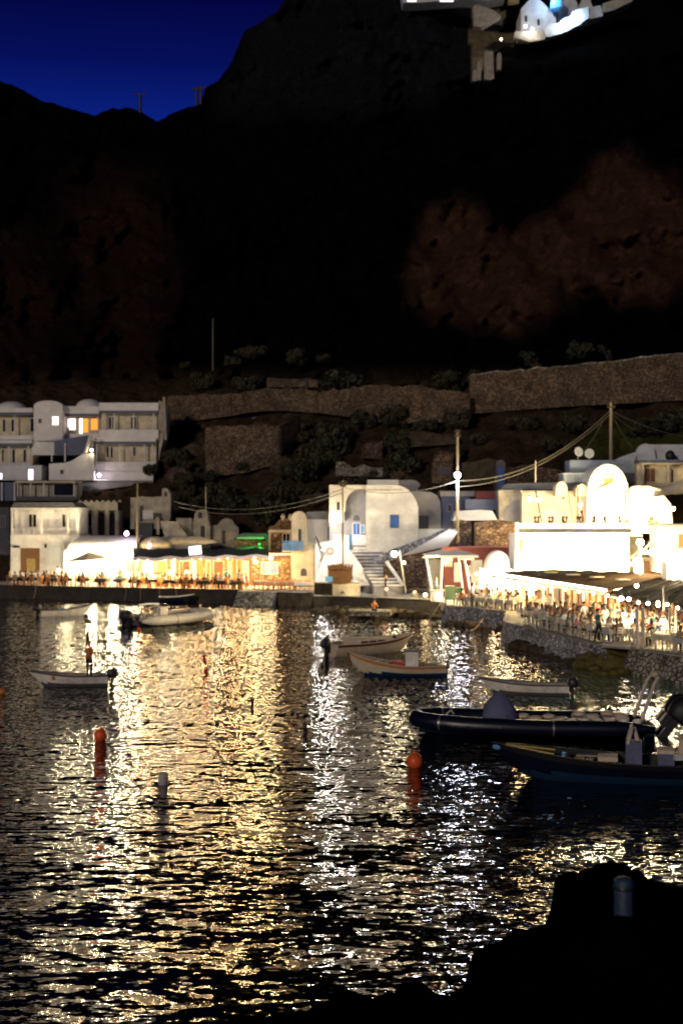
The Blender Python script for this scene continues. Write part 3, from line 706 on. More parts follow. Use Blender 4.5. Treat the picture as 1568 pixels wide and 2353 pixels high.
for a, c in ((31,91),(98,153),(159,175)):
    b = MB(); x0, x1, z0, z1 = X(a,d), X(c,d), Z(1227,d), Z(1214,d)
    b.box((x0, d+.08, z1-.06), (x1, d+.16, z1)); b.box((x0, d+.08, z0), (x1, d+.16, z0+.06))
    n = max(1, round((x1-x0)/.75))
    for i in range(n):
        q0, q1 = x0+(x1-x0)*i/n, x0+(x1-x0)*(i+1)/n
        b.tube([(q0, d+.12, z0), (q1, d+.12, z1)], .03, 4); b.tube([(q0, d+.12, z1), (q1, d+.12, z0)], .03, 4); b.box((q0-.03, d+.08, z0), (q0+.03, d+.15, z1))
    part(T, 'lattice_railing', b, M['white'])
o = win(T, 51, 90, 1261, 1313, d, 'brown', 'brown', 'door', False, .12)
part(o, 'inner_panel', mbox((X(62,d), d-.05, Z(1312,d)), (X(82,d), d-.022, Z(1283,d))), M['ochre'])
win(T, 103, 108, 1250, 1258, d, 'dark', 'grey', bar=False, fw=.04)
b = MB(); b.box((X(32,d), d-.35, Z(1258,d)), (X(46,d), d, Z(1253,d))); part(T, 'door_hood', b, M['dmetal'])
b = MB(); fb(b, 108, 143, 1252, 1300, d-.05, .04); part(T, 'painted_panel', b, M['cool'])
for u in (80,):
    pass
# --- crenellated house behind
d = 197.0
T = bld('crenellated_house', 'weathered house with a notched parapet right of the balcony house', 222, 1240, d)
b = MB()
pts = [(176,1245),(176,1153)]; u = 176
while u < 268: pts += [(u+4,1153),(u+6,1149),(u+10,1149),(u+12,1153)]; u += 13
pts += [(270,1153),(270,1172),(176,1172)]
fpoly(b, pts[1:], d, .5); part(T, 'parapet', b, M['oldcream'])
b = MB(); b.box((X(176,d), d+1.3, Z(1250,d)), (X(270,d), d+6, Z(1172.5,d))); part(T, 'back_wall', b, M['grey'])
for a, c in ((176,192),(212,224),(242,250),(266,270)): b = MB(); fb(b, a, c, 1172.3, 1250, d+.05, .4); part(T, 'pier', b, M['oldcream'])
win(T, 196, 209, 1180, 1205, d+1.3, 'dark', 'brown'); 
for a, c in ((226,240),(252,264)): b = MB(); fpoly(b, [(a,1245),(a,1184)]+arc(a,c,1184,1176,8)[1:-1]+[(c,1184),(c,1245)], d+1.25, .04); part(T, 'arched_opening', b, M['dark'])
b = MB(); fpoly(b, [(190,1172.5),(215,1172.5),(243,1180),(243,1186),(215,1180)], d-.02, .05); 
# --- ruin with small bell gable
d = 200.0
T = bld('ruined_chapel', 'ruined cream building with a small bell gable on its right corner', 345, 1215, d)
b = MB(); fpoly(b, [(300,1200),(300,1142),(310,1143),(326,1140),(345,1142),(372,1140),(372,1126),(376,1121),(382,1121),(387,1127),(392,1135),(392,1190),(380,1215),(300,1215)], d, 3); part(T, 'wall', b, M['oldcream'])
b = MB(); fpoly(b, [(321,1164),(330,1160),(330,1195),(321,1200)], d-.03, .05); part(T, 'doorway', b, M['dark'])
b = MB(); fb(b, 328, 352, 1172, 1192, d-.25, .25); part(T, 'plastered_niche', b, M['white'])
b = MB(); fb(b, 352, 372, 1178, 1194, d-.06, .05); part(T, 'opening', b, M['dark'])
b = MB(); fb(b, 378, 384, 1130, 1140, d-.04, .05); part(T, 'bell_opening', b, M['dark'])
b = MB(); fb(b, 360, 366, 1193, 1228, d-1.2, .4); b.ball(W(363,1193,d-1), .35, 8); part(T, 'chimney', b, M['cream'])
b = MB(); fb(b, 310, 350, 1201, 1240, d-.5, 3); part(T, 'lower_wall', b, M['slate'])
T = bld('lean_to_shed', 'small shed with a tilted grey roof panel behind the yellow dome', 398, 1240, 192)
b = MB(); fpoly(b, [(368,1196),(405,1198),(432,1232),(378,1232)], 191, .25); part(T, 'roof_panel', b, M['oldcream'])
b = MB(); fb(b, 372, 432, 1232.5, 1262, 191.2, 3); part(T, 'wall', b, M['grey'])
b = MB(); fb(b, 405, 440, 1190, 1232, 193.5, 2); part(T, 'back_wall', b, M['oldcream'])
b = MB(); fpoly(b, [(330,1262),(400,1234),(460,1232),(500,1246),(470,1250),(420,1262)], 190, .5); part(T, 'low_parapet', b, M['oldcream'])
# --- two little gabled facades
for (lab, a, c, vt, hasw) in (('small gabled chapel front with an arched belfry hole', 434, 483, 1170, True), ('plain round-gabled stone shed right of the small chapel', 486, 548, 1190, False)):
    d = 194.0 if hasw else 195.0
    T = bld('chapel_front' if hasw else 'gabled_shed', lab, (a+c)/2, 1260, d, 'chapel' if hasw else 'shed')
    if hasw: pts = [(a,1262),(a+1,1205),(446,1190),(447,1180),(453,1172),(462,1170),(472,1173),(478,1184),(478,1195),(483,1210),(483,1262)]
    else: pts = [(a,1262),(a,1208),(500,1206),(508,1195),(520,1190),(533,1194),(540,1206),(c,1212),(c,1262)]
    b = MB(); fpoly(b, pts, d, 4); part(T, 'wall', b, M['oldcream'])
    if hasw:
        b = MB(); fpoly(b, [(455,1190),(455,1181)]+arc(455,465,1181,1176,6)[1:-1]+[(465,1181),(465,1190)], d-.03, .05); part(T, 'belfry_opening', b, M['dark'])
        win(T, 461, 471, 1208, 1242, d, 'dark', 'oldcream', 'door', False, .06)
    else: win(T, 510, 518, 1218, 1250, d, 'dark', 'oldcream', 'door', False, .06)
# --- restaurant block (left) : vault roof + bright wall
d = 186.5
T = bld('vaulted_taverna', 'white taverna with a long pale barrel roof, brightly lit, behind the left tables', 230, 1338, d, 'taverna')
x0, x1 = X(156,d), X(318,d); zb, zt = Z(1263,d), Z(1231,d); rows = []
for i in range(13):
    a = R(90*i/12)
    rows.append([Vector((x0 + (x1-x0)*k/8, d - .15 + 4.5*math.sin(a)*1.0, zb + (zt-zb)*math.sin(a))) if k else Vector((x0 + 2.2*math.sin(a), d - .15 + 4.5*math.sin(a), zb + (zt-zb)*math.sin(a))) for k in range(9)])
b = MB(); 
rows = []
for i in range(13):
    a = R(90*i/12); yy = d - .15 + 3.4*(1-math.cos(a)); zz = zb + (zt-zb)*math.sin(a); sl = 2.4*(1-math.cos(a))
    rows.append([Vector((x0 + sl + (x1-x0-sl)*k/8, yy, zz)) for k in range(9)])
rows.append([Vector((p.x, p.y+4, p.z-.2)) for p in rows[-1]])
b.grid(rows); part(T, 'barrel_roof', b, M['cool'])
b = MB(); fb(b, 146, 320, 1263.5, 1345, d, 6); part(T, 'wall', b, M['white'])
b = MB(); fb(b, 172, 300, 1264, 1276, d-.12, .12); part(T, 'cornice', b, M['cream'])
o = win(T, 289, 331, 1288, 1314, d-.01, 'slate', 'cream', bar=False, fw=.1, label='grey picture panel in a cream frame')
for a, c, mm in ((160,166,'white'),(200,232,'cream'),(246,262,'white')): win(T, a, c, 1286, 1336, d-.01, mm, 'white', 'door', False, .08)
# dome right of it
T = bld('domed_kiosk', 'low yellow dome beside the barrel roof, with a tiny lit window', 356, 1262, 187, 'dome house')
b = MB(); c = W(356, 1264, 189); b.ball(c, (2.25,1.9,1.85), 28, 0, 0, 90); part(T, 'dome', b, M['cream'])
b = MB(); b.lathe(c+Vector((0,0,-3.9)), [(2.3,0),(2.3,3.9)], 24); part(T, 'drum', b, M['cream'])
win(T, 340, 347, 1248, 1262, 187.2, 'w_cool', 'white', bar=False, fw=.05)
# taverna rooms under the long canopy
d = 184.0
T = bld('canopy_taverna', 'long lit taverna front of orange doors and pale curtains under the dark canopy', 470, 1338, d, 'taverna')
b = MB(); fb(b, 322, 612, 1266, 1345, d, 5); part(T, 'wall', b, M['terracotta'])
ru = random.Random(11)
u = 330
mats_ = ['cream','orange','white','brown','cool','orange','ochre','brown','cream','terracotta','cool','maroon','orange','brown']
i = 0
while u < 606:
    wd_ = ru.choice([9,12,16,22]); mm = mats_[i % len(mats_)]; i += 1
    win(T, u, min(608, u+wd_), 1288+ru.uniform(-2,3), 1338, d, mm, 'orange' if i % 3 == 0 else 'white', 'door', False, .08); u += wd_ + ru.choice([5,8,10])
# canopy
T = bld('taverna_canopy', 'long dark fabric canopy with a pale scalloped valance over the left tables', 450, 1270, 180, 'canopy')
b = MB()
rows = []
for t in range(15):
    u = 308 + t*22
    rows.append((u,))
top = []; bot = []
for t in range(23):
    u = 306 + t*14.2; sag = .12*math.sin(t*1.35)
    top.append(W(u, 1258+ (3 if t % 4 else 0), 184.2) + Vector((0,0,sag))); bot.append(W(u, 1281 - 6*(t/22), 175.5) + Vector((0,0,sag)))
mid = [(a+c)/2 + Vector((0,0,.12)) for a, c in zip(top, bot)]
b.grid([bot, mid, top]); b.grid([[p - Vector((0,0,.06)) for p in top], [p - Vector((0,0,.06)) for p in mid], [p - Vector((0,0,.06)) for p in bot]]); part(T, 'fabric', b, M['awn'])
val = []
b = MB(); r1 = []; r2 = []
for t in range(111):
    k = t/5; i0 = min(21, int(k)); f = k-i0; p = bot[i0]*(1-f) + bot[i0+1]*f
    r1.append(p + Vector((0,-.04,.02))); r2.append(p + Vector((0,-.05,-.32-.10*abs(math.sin(t*.55)))))
b.grid([r2, r1]); b.grid([[p+Vector((0,.03,0)) for p in r1], [p+Vector((0,.03,0)) for p in r2]]); part(T, 'valance', b, M['canvas_w'])
for t in (0, 4, 8, 12, 16, 21):
    p = bot[t]; b = MB(); b.tube([(p.x, p.y+.1, QZ), (p.x, p.y+.1, p.z)], .06, 6); part(T, 'post', b, M['orange'])
# lit sign box above the canopy
T = bld('sign_box', 'glowing white tilted sign box on top of the dark canopy', 448, 1267, 177, 'sign')
b = MB(); b.cbox(W(448.5,1266,177), (1.5,.25,1.25), 0, 0, R(-6)); part(T, 'lit_face', b, emit('sign_glow', (1,.95,.92), 2.2))
b = MB(); b.cbox(W(448.5,1266,177)+Vector((0,.16,0)), (1.66,.1,1.4), 0, 0, R(-6)); part(T, 'frame', b, M['metal'])
# beach umbrella, half open, at left end
T = bld('market_parasol', 'large cream parasol tilted at the left end of the bright taverna', 170, 1345, 180, 'parasol')
P0 = G(158, 1342, QZ); P0.y = 181; P0.x = X(146, 181)
b = MB(); b.tube([(P0.x, P0.y, QZ), (P0.x, P0.y, Z(1248,181))], .06, 6); part(T, 'pole', b, M['chairw'])
b = MB(); apex = W(205, 1268, 181.5); ring = []
for k in range(8):
    a = 2*PI*k/8; ring.append(apex + Vector((2.9*math.cos(a), 2.1*math.sin(a), -1.0 + .25*math.cos(a))))
b.add([apex]+ring, [(0, 1+k, 1+(k+1) % 8) for k in range(8)] + [(0, 1+(k+1) % 8, 1+k) for k in range(0)], 0, False); part(T, 'canopy', b, M['canvas'])
b = MB(); b.tube([W(205,1270,181.5), (apex.x, apex.y, QZ)], .05, 6); part(T, 'mast', b, M['chairw'])
# green neon awning shop
d = 188.0
T = bld('green_awning_shop', 'small shop under a green glowing awning left of the stone facade', 580, 1338, d, 'shop')
b = MB(); fb(b, 538, 618, 1236, 1300, d+1.5, 4); part(T, 'wall', b, M['stone_w'])
b = MB(); fpoly(b, [(534,1237),(555,1225),(612,1225),(620,1237)], d, 3); part(T, 'roof', b, M['slate'])
b = MB(); b.grid([[W(540,1262,d-3), W(600,1262,d-3), W(617,1275,d-3)], [W(545,1256,d), W(596,1254,d), W(606,1258,d)]]); part(T, 'awning', b, M['lgreen'])
b = MB(); b.tube([W(598,1256,d-3.1), W(602,1264,d-3.1), W(616,1275,d-3.1)], .10, 6); part(T, 'green_neon', b, M['green_e'])
b = MB(); fb(b, 543, 606, 1233.5, 1238, d-.1, .1); part(T, 'fascia_strip', b, M['lgreen'])  # plain pale green strip along the fascia
lamp('neon_lamp', 'green lamp glowing over the green shop awning', 596, 1249, d-2, (.15,1,.2), 220, .13, 'green_e')
# little stone house with lit facade under globes (u 575-680)
d = 181.0
T = bld('lit_stone_house', 'low rough stone taverna with a dark wide window under two globe lamps', 628, 1340, d, 'house')
b = MB(); fb(b, 577, 678, 1275, 1345, d, 4); part(T, 'wall', b, M['stone_w'])
b = MB(); fb(b, 573, 682, 1271, 1275, d-.3, 4.3); part(T, 'roof_edge', b, M['cream'])
win(T, 602, 637, 1292, 1317, d, 'bluegrey', 'cream', bar=True)
# stone facade w/ finials
d = 184.5
T = bld('stone_facade_house', 'brown stone house with two white finials and a stepped gable', 645, 1270, d)
b = MB(); fpoly(b, [(617,1272),(617,1209),(630,1207),(637,1199),(645,1192),(652,1190),(672,1190),(672,1272)], d, 4); part(T, 'wall', b, M['stone_w'])
b = MB(); fb(b, 616, 673, 1217, 1223, d-.15, .15); fb(b, 617, 621, 1223, 1272, d-.12, .12); part(T, 'trim', b, M['cream'])
for u in (650, 667): b = MB(); b.ball(W(u,1187,d), (.32,.32,.42), 10); b.tube([W(u,1196,d), W(u,1189,d)], .12, 6); part(T, 'finial', b, M['cream'])
win(T, 650, 665, 1226, 1248, d, 'glass', 'cream')
# --- tower house with round gable and blue balcony
d = 179.0
T = bld('round_gable_house', 'cream house with a tall rounded gable and a blue balcony', 690, 1345, d)
b = MB(); fpoly(b, [(669,1345),(669,1190)] + arc(669,704,1190,1174,12)[1:-1] + [(704,1190),(706,1202),(707,1245),(723,1248),(723,1345)], d, 6); part(T, 'wall', b, M['cream'])
win(T, 685, 692, 1215, 1245, d, 'dark', 'cream', 'door', False, .06)
b = MB(); fpoly(b, [(690,1323),(690,1313)]+arc(690,704,1313,1305,8)[1:-1]+[(704,1313),(704,1323)], d-.03, .05); part(T, 'arched_window', b, M['slate'])
b = MB(); b.box((X(648,d-1.3), d-1.3, Z(1268,d-1.3)), (X(696,d-1.3), d-.004, Z(1265,d-1.3))); o = part(T, 'balcony', b, M['cream'])
b = MB()
for i in range(16):
    x = X(649,d-1.2) + (X(695,d-1.2)-X(649,d-1.2))*i/15; b.box((x-.05, d-1.25, Z(1264.8,d-1.3)), (x+.05, d-1.2, Z(1243,d-1.3)))
b.box((X(648,d-1.2), d-1.28, Z(1243.5,d-1.3)), (X(696,d-1.2), d-1.18, Z(1242,d-1.3))); part(o, 'railing', b, M['lblue'])
b = MB(); b.tube([W(720,1250,d-.15), W(719,1335,d-.15)], .06, 6); part(T, 'drain_pipe', b, M['oldcream'])
# --- mid house with blue doors
d = 181.0
T = bld('blue_door_house', 'low white house with a blue door behind the street lamp', 760, 1245, d)
b = MB(); fpoly(b, [(702,1198),(704,1176),(745,1174),(795,1178),(812,1190),(812,1198)], d+.4, 5); part(T, 'roof', b, M['grey'])
b = MB(); fb(b, 705, 812, 1193, 1250, d, 6); part(T, 'wall', b, M['lilac'])
win(T, 752.5, 767, 1211, 1241, d, 'blue', 'white', 'door'); win(T, 771, 777, 1212, 1230, d, 'dark', 'white', bar=False)
# --- the tall vaulted house
d = 172.0
T = bld('vaulted_house', 'tall cream house with a deep arched niche and a quarter-round roof shoulder', 860, 1270, d)
b = MB(); b_ = arc(755+36, 840+2, 1150, 1122, 10)
fpoly(b, [(756,1176),(756,1114),(840,1114),(840,1124)] + [(838,1122.5),(822,1123.5),(810,1128),(800,1138),(794,1152),(792,1176)], d, 1.8); part(T, 'gable_wall', b, M['cream'])
b = MB(); fb(b, 756, 790, 1176.3, 1200, d, 1.8); part(T, 'side_wall', b, M['cream'])
b = MB(); b.box((X(792,d), d+1.8, Z(1252,d)), (X(840,d), d+8, Z(1114,d))); b.box((X(756,d), d+1.83, Z(1245,d)), (X(792,d)-.003, d+8, Z(1114.5,d))); part(T, 'niche_wall', b, M['grey'])
b = MB(); pts = [(840.5,1270),(840.5,1114)] + [(905,1114)] + [(905 + 54*math.sin(R(a)), 1172 - 58*math.cos(R(a)) - (0)) for a in range(8, 73, 8)] + [(960,1164),(960,1270)]
fpoly(b, pts, d-.6, 9); part(T, 'main_wall', b, mat('rendered_cream', (.70,.66,.55), .9, .3, .5, .04, 3))
b = MB(); fb(b, 842, 925, 1124, 1127, d-.72, .12); part(T, 'string_course', b, M['oldcream'])
win(T, 897, 914, 1184, 1211, d-.6, 'blue', 'slate'); win(T, 773, 780, 1153, 1172, d, 'dark', 'cream', bar=False)
k = (d+1.8)/d
def kk(a): return 784+(a-784)/k
win(T, kk(811), kk(826), 1202, 1228, d+1.8, 'blue', 'lilac', 'door'); b = MB(); fpoly(b, [(kk(811),1196),(kk(811),1190)]+arc(kk(811),kk(826),1190,1183,6)[1:-1]+[(kk(826),1190),(kk(826),1196)], d+1.76, .04); part(T, 'fanlight', b, M['slate'])
win(T, kk(829), kk(836), 1207, 1223, d+1.8, 'lblue', 'lilac', bar=False)
b = MB(); fb(b, 790, 840, 1229, 1252, d-.3, 2); part(T, 'forecourt', b, M['white'])
# --- houses behind it
T = bld('flat_roof_house', 'long low white roof wall peeping over the vaulted house', 900, 1115, 184)
b = MB(); fb(b, 844, 915, 1102, 1118, 184, 5); part(T, 'parapet', b, M['lilac'])
b = MB(); fpoly(b, [(915.3,1118),(915.3,1103),(945,1102),(955,1104),(963,1110),(964,1118)], 184.3, 4); part(T, 'roof', b, M['grey'])
b = MB(); fb(b, 850, 960, 1118.3, 1160, 184.2, 4); part(T, 'wall', b, M['grey'])
d = 176.0
T = bld('vaulted_annex', 'grey vaulted annex with a shaded terrace right of the tall house', 985, 1220, d)
b = MB(); fpoly(b, [(930,1220),(940,1140)] + [(942,1132),(950,1130),(975,1129),(990,1131),(1003,1138),(1010,1150),(1012,1170),(1012,1220)], d+.8, 6); part(T, 'vault', b, M['grey'])
b = MB(); fb(b, 1012.5, 1078, 1140, 1220, d+1.5, 6); part(T, 'side_wall', b, M['bluegrey'])
b = MB(); fb(b, 1010, 1090, 1128, 1140, d+1.0, 5); part(T, 'roof_edge', b, M['grey'])
win(T, 1028, 1036, 1160, 1174, d+1.5, 'dark', 'grey', bar=False)
b = MB(); fb(b, 960.5, 1050, 1215, 1240, d-2, 1); part(T, 'terrace_parapet', b, M['cool'])
b = MB(); fb(b, 962, 984, 1184, 1215, d+.76, .04); part(T, 'dark_opening', b, M['dark'])
d = 171.0
T = bld('low_blue_house', 'low bluish roof behind the brown stone walls', 1080, 1190, d)
b = MB(); fpoly(b, [(1040,1196),(1048,1174),(1105,1171),(1130,1173),(1142,1195)], d, 4); part(T, 'roof', b, M['cool'])
b = MB(); fb(b, 1068, 1146, 1147, 1171, d+2, 4); part(T, 'wall', b, M['bluegrey']); b = MB(); fb(b, 1092, 1146, 1128, 1146.5, d+4, 3); part(T, 'upper_wall', b, M['maroon'])
d = 186.
T = bld('blue_door_hut', 'tiny stone hut with a round top and a blue door on the dark slope', 1148, 1120, d, 'hut')
b = MB(); fpoly(b, [(1138,1125),(1138,1066)]+arc(1138,1160,1066,1056,8)[1:-1]+[(1160,1066),(1160,1125)], d, 3); part(T, 'wall', b, M['slate']); win(T, 1143, 1155, 1074, 1120, d, 'blue', 'slate', 'door', False)
d = 190.
T = bld('ruined_hut', 'ruined reddish hut behind the violet street lamp', 1015, 1090, d, 'hut')
b = MB(); fpoly(b, [(993,1110),(993,1062),(1003,1048),(1012,1042),(1025,1042),(1038,1050),(1040,1110)], d, 3); part(T, 'wall', b, M['stone_r']); b = MB(); fb(b, 1003, 1033, 1072, 1090, d-.03, .05); part(T, 'opening', b, M['slate'])

# ================================================================== CENTRAL STAIRCASE
d = 166.0
T = bld('white_staircase', 'broad white staircase with bright parapet and blue gate by the dark cart', 800, 1345, d, 'stairs')
b = MB(); fpoly(b, [(724,1345),(724,1250),(764,1243),(764,1230),(801,1230),(801,1262),(812,1275),(830,1300),(850,1345)], d, 3); part(T, 'lower_parapet', b, M['white'])
b = MB(); fpoly(b, [(811,1262),(811,1230),(832,1229),(850,1240),(872,1262),(880,1280),(878,1288),(866,1272),(846,1262)], d+6, .5); part(T, 'upper_parapet', b, M['white'])
b = MB(); fpoly(b, [(796,1262),(796,1228),(809,1228),(809,1262)], d+3.2, .1); part(T, 'gate', b, M['lblue'])
st = MB(); ns = 11; tr_ = MB()
for i in range(ns):
    t = i/(ns-1); v = 1346 - t*78; dd = 162 + t*9
    ul = 858 - t*50; ur = 924 - t*52
    zt_ = Z(v,dd); st.box((X(ul,dd), dd, QZ-.5), (X(ur,dd), dd+1.0, zt_)); tr_.box((X(ul,dd)-.02, dd-.12, zt_+.004), (X(ur,dd)+.02, dd+1.02, zt_+.14))
part(T, 'risers', st, M['grey']); part(T, 'treads', tr_, M['white'])
b = MB(); b.tube([W(887,1290,163), W(905,1315,162.5), W(925,1345,162)], .22, 6); part(T, 'handrail_wall', b, M['cool'])
b = MB(); fpoly(b, [(812,1345),(812,1310),(822,1300),(850,1345)], 163, .5); part(T, 'side_parapet', b, M['white'])
b = MB(); fb(b, 790, 960, 1240, 1300, 178, 4); part(T, 'landing_wall', b, M['white'])
strip('ramp_wall', 'rising rubble parapet of the ramp above the cream sail awning', [(858,1284,1294,166),(900,1262,1284,167),(960,1240,1262,168),(1036,1208,1230,169),(1046,1202,1226,169)], M['stone_g'], jag=.5, th=.5)
strip('ramp_wall', 'dark rubble wall under the ramp behind the sail awning', [(880,1296,1345,164),(905,1285,1350,164.5),(960,1262,1352,165),(1040,1228,1352,166),(1062,1230,1352,166)], M['stone_b'], jag=.2, th=.6)
strip('stone_wall', 'narrow brown stone wall at the right end of the ramp', [(1041,1198,1270,167),(1060,1194,1270,167),(1082,1200,1270,167)], M['stone_w'], jag=.3, th=2)
strip('stone_wall', 'broad brown stone wall left of the bright terrace building', [(1091,1202,1268,163),(1120,1195,1268,163),(1150,1192,1268,163),(1186,1200,1268,163)], M['stone_w'], jag=.4, th=2)
# cart / cage on plinth
d = 158.5
T = bld('wooden_boat_crate', 'dark old wooden crate heaped with nets, standing before the white staircase', 782, 1340, d, 'crate')
b = MB()
for i in range(9):
    t = i/8; b.cbox(W(756+t*50, 1318, 158.5+.0), (.24,.10,(1340-1298+6*math.sin(t*3))/S*d), 0, 0, R(-7+14*t))
part(T, 'planks', b, M['brown'])
b = MB(); fpoly(b, [(754,1338),(752,1304),(760,1298),(780,1301),(808,1303),(810,1330),(800,1339)], d+.12, 1.6); part(T, 'body', b, M['stem'])
b = MB(); rg2 = random.Random(5)
nr_ = []
for i in range(13):
    nr_.append([W(753+i*4.4, 1310-13*math.sin(PI*min(1,(i+.3)/13))*math.sin(PI*j/8)-3*noise.noise(Vector((i*.9,j*.9,1))), d-.15+j*.24) for j in range(9)])
b.grid(nr_)
part(T, 'net_heap', b, M['dmetal'])
b = MB(); b.cbox(W(755,1330,d-.3), (.8,.4,.55)); part(T, 'blue_tub', b, M['lblue'])
T = bld('stone_plinth', 'dark rubble plinth at the quay corner left of the crate', 742, 1368, 160.5, 'plinth')
b = MB(); b.box((X(721.5,160.5), 160.2, -.8), (X(763,160.5), 163.5, Z(1340,160.5))); part(T, 'masonry', b, M['rock'])
T = bld('cream_plinth', 'lit cream stone plinth under the wooden crate', 795, 1372, 159, 'plinth')
b = MB(); b.box((X(763.5,158.6), 158.6, QZ-.02), (X(827,158.6), 161, Z(1340.5,158.6))); part(T, 'masonry', b, M['cream'])
b = MB(); b.tube([(X(783,158),158.45,QZ+.25),(X(787,158),158.4,QZ+.6),(X(791,158),158.45,QZ+.25)], .07, 6); part(T, 'mooring_ring', b, M['dmetal'])
# dark crane
T = bld('boat_crane', 'thin dark boat crane leaning over the bright stair wall', 735, 1290, 164, 'crane')
b = MB(); b.tube([W(735,1290,164), W(741,1275,164), W(729,1240,164), W(725,1232,164), W(722,1238,164), W(724,1248,164)], [.1,.12,.14,.12,.08,.06], 6); part(T, 'jib', b, M['dmetal'])
b = MB(); b.tube([W(726,1240,163.8), W(748,1276,163.8)], .05, 6); b.tube([W(733,1250,163.8), W(748,1276,163.8)], .06, 6); part(T, 'strut', b, M['dmetal'])
T = bld('life_ring', 'red and white life ring hanging on the bright stair wall', 758, 1266, 165.8, 'life ring')
b = MB(); b.tube([W(758,1266,165.8)+Vector((.35*math.cos(a*PI/6), 0, .35*math.sin(a*PI/6))) for a in range(13)], .09, 8, 0, False); part(T, 'ring', b, M['buoy'])

# ================================================================== RIGHT SIDE
# sail awning
def sheet(mb, a, c, e_, f, n=8, sag=.3, th=.04):
    rows = []
    for i in range(n+1):
        t = i/n; r = []
        for j in range(n+1):
            s_ = j/n; p = (a*(1-t)+c*t)*(1-s_) + (f*(1-t)+e_*t)*s_
            p = p + Vector((0, 0, -sag*4*t*(1-t)*.7 - sag*4*s_*(1-s_)*.5)); r.append(p)
        rows.append(r)
    mb.grid(rows); mb.grid([[p-Vector((0,0,th)) for p in reversed(r)] for r in rows])
T = bld('sail_awning', 'taut cream sail awning sloping up from a thin white post', 1000, 1350, 158, 'sail awning')
b = MB(); sheet(b, W(922,1276,152), W(1028,1254,152), W(1056,1213,163), W(1030,1216,163), 10, .06); part(T, 'sail', b, M['canvas'])
b = MB(); b.tube([W(917,1266,152), G(932,1366,QZ)+Vector((0,-0,0))], .09, 8); part(T, 'post', b, M['chairw'])
T = bld('canvas_parasol', 'white square parasol in front of the maroon wall, left of two', 1000, 1345, 150, 'parasol', None)
def parasol(T, ua, va, d, uf, vf, w=2.2, h=.55):
    ap = W(ua, va, d); b = MB(); cs = [ap + Vector((sx*w, sy*w, -h)) for sx, sy in ((-1,-1),(1,-1),(1,1),(-1,1))]
    b.add([ap]+cs, [(0,1,2),(0,2,3),(0,3,4),(0,4,1)]); b.add([ap-Vector((0,0,.05))]+[c-Vector((0,0,.02)) for c in cs], [(2,1,0),(3,2,0),(4,3,0),(1,4,0)])
    b.add([cs[0],cs[1],cs[1]-Vector((0,0,.22)),cs[0]-Vector((0,0,.22))], [(3,2,1,0)]); part(T, 'canopy', b, M['canvas_w'])
    b = MB(); b.tube([W(uf, vf, d), ap-Vector((0,0,.1))], .08, 8); part(T, 'pole', b, M['chairw'])
parasol(T, 1015, 1262, 152, 1012, 1360, 2.0); T2 = bld('canvas_parasol', 'white square parasol in front of the maroon wall, right of two', 1060, 1350, 148, 'parasol')
parasol(T2, 1050, 1262, 148, 1064, 1372, 2.0)
for i, (a, v0, c, v1) in enumerate(((979,1284,989,1345),(1071,1284,1083,1350))):
    pass
# white slanting posts
for lab, a, v0, c, v1, dd in (('slanting white post under the left parasol', 978, 1282, 992, 1362, 150), ('slanting white post before the maroon wall', 1066, 1286, 1080, 1366, 147)):
    T = bld('slanting_post', lab, c, v1, dd, 'post'); b = MB(); b.tube([W(a,v0,dd), W(c,v1,dd)], .11, 8); part(T, 'shaft', b, M['white']); b = MB(); b.cbox(W(a,v0,dd)+Vector((.3,0,.1)), (1.4,.16,.14)); part(T, 'arm', b, M['white'])
# maroon building
d = 157.0
T = bld('maroon_house', 'low maroon house with white door frames behind the parasols', 1080, 1370, d)
b = MB(); fb(b, 1018, 1186, 1262, 1370, d, 6); part(T, 'wall', b, M['maroon'])
b = MB(); fb(b, 1014, 1190, 1257, 1262, d-.25, 6); part(T, 'roof_edge', b, M['maroon'])
win(T, 1021, 1037, 1277, 1300, d, 'canvas', 'cream', bar=False, label='cream lit sign panel'); win(T, 1044, 1056, 1294, 1335, d, 'white', 'white', 'door', False); win(T, 1072, 1079, 1300, 1322, d, 'white', 'white', bar=False); win(T, 1083, 1105, 1288, 1350, d, 'white', 'white', 'door', False)
b = MB(); fb(b, 985, 1017.5, 1285, 1370, d+1, 4); part(T, 'grey_annex', b, M['grey']); 
# small white dome in front of terrace building
T = bld('white_dome', 'small white half dome left of the blinding terrace building', 1141, 1306, 152, 'dome')
b = MB(); c = W(1141, 1307, 152.5); b.ball(c, (1.48,1.4,2.03), 28, 0, 0, 90); part(T, 'dome', b, M['white'])
b = MB(); fb(b, 1108, 1182, 1307, 1400, 151, 4); part(T, 'base_house', b, M['white'])
# the bright terrace building
d = 150.0
T = bld('terrace_building', 'blindingly lit white two-storey building carrying the upper dining terrace', 1310, 1390, d, 'restaurant')
b = MB(); fb(b, 1184, 1444, 1226.5, 1400, d, 6); part(T, 'wall', b, M['white'])
b = MB(); fb(b, 1190, 1442, 1202, 1226, d+.35, .3); part(T, 'terrace_parapet', b, M['white'])
b = MB(); fb(b, 1182, 1446, 1223.7, 1226.3, d-.12, .45); part(T, 'cornice', b, M['white'])
b = MB(); fpoly(b, [(1444.5,1232),(1444.5,1195),(1450,1192),(1462,1205),(1472,1222),(1474,1232)], d+.3, 5); part(T, 'curved_buttress', b, M['cream'])
b = MB(); fb(b, 1444.5, 1474, 1232.3, 1330, d+2, 5); part(T, 'side_wall', b, M['oldcream'])
b = MB(); fb(b, 1193, 1200, 1240, 1312, d-.06, .05); part(T, 'ochre_strip', b, M['terracotta'])
b = MB(); fb(b, 1183, 1190, 1200, 1312, d-.3, .28); part(T, 'corner_pier', b, M['white'])
DT = d
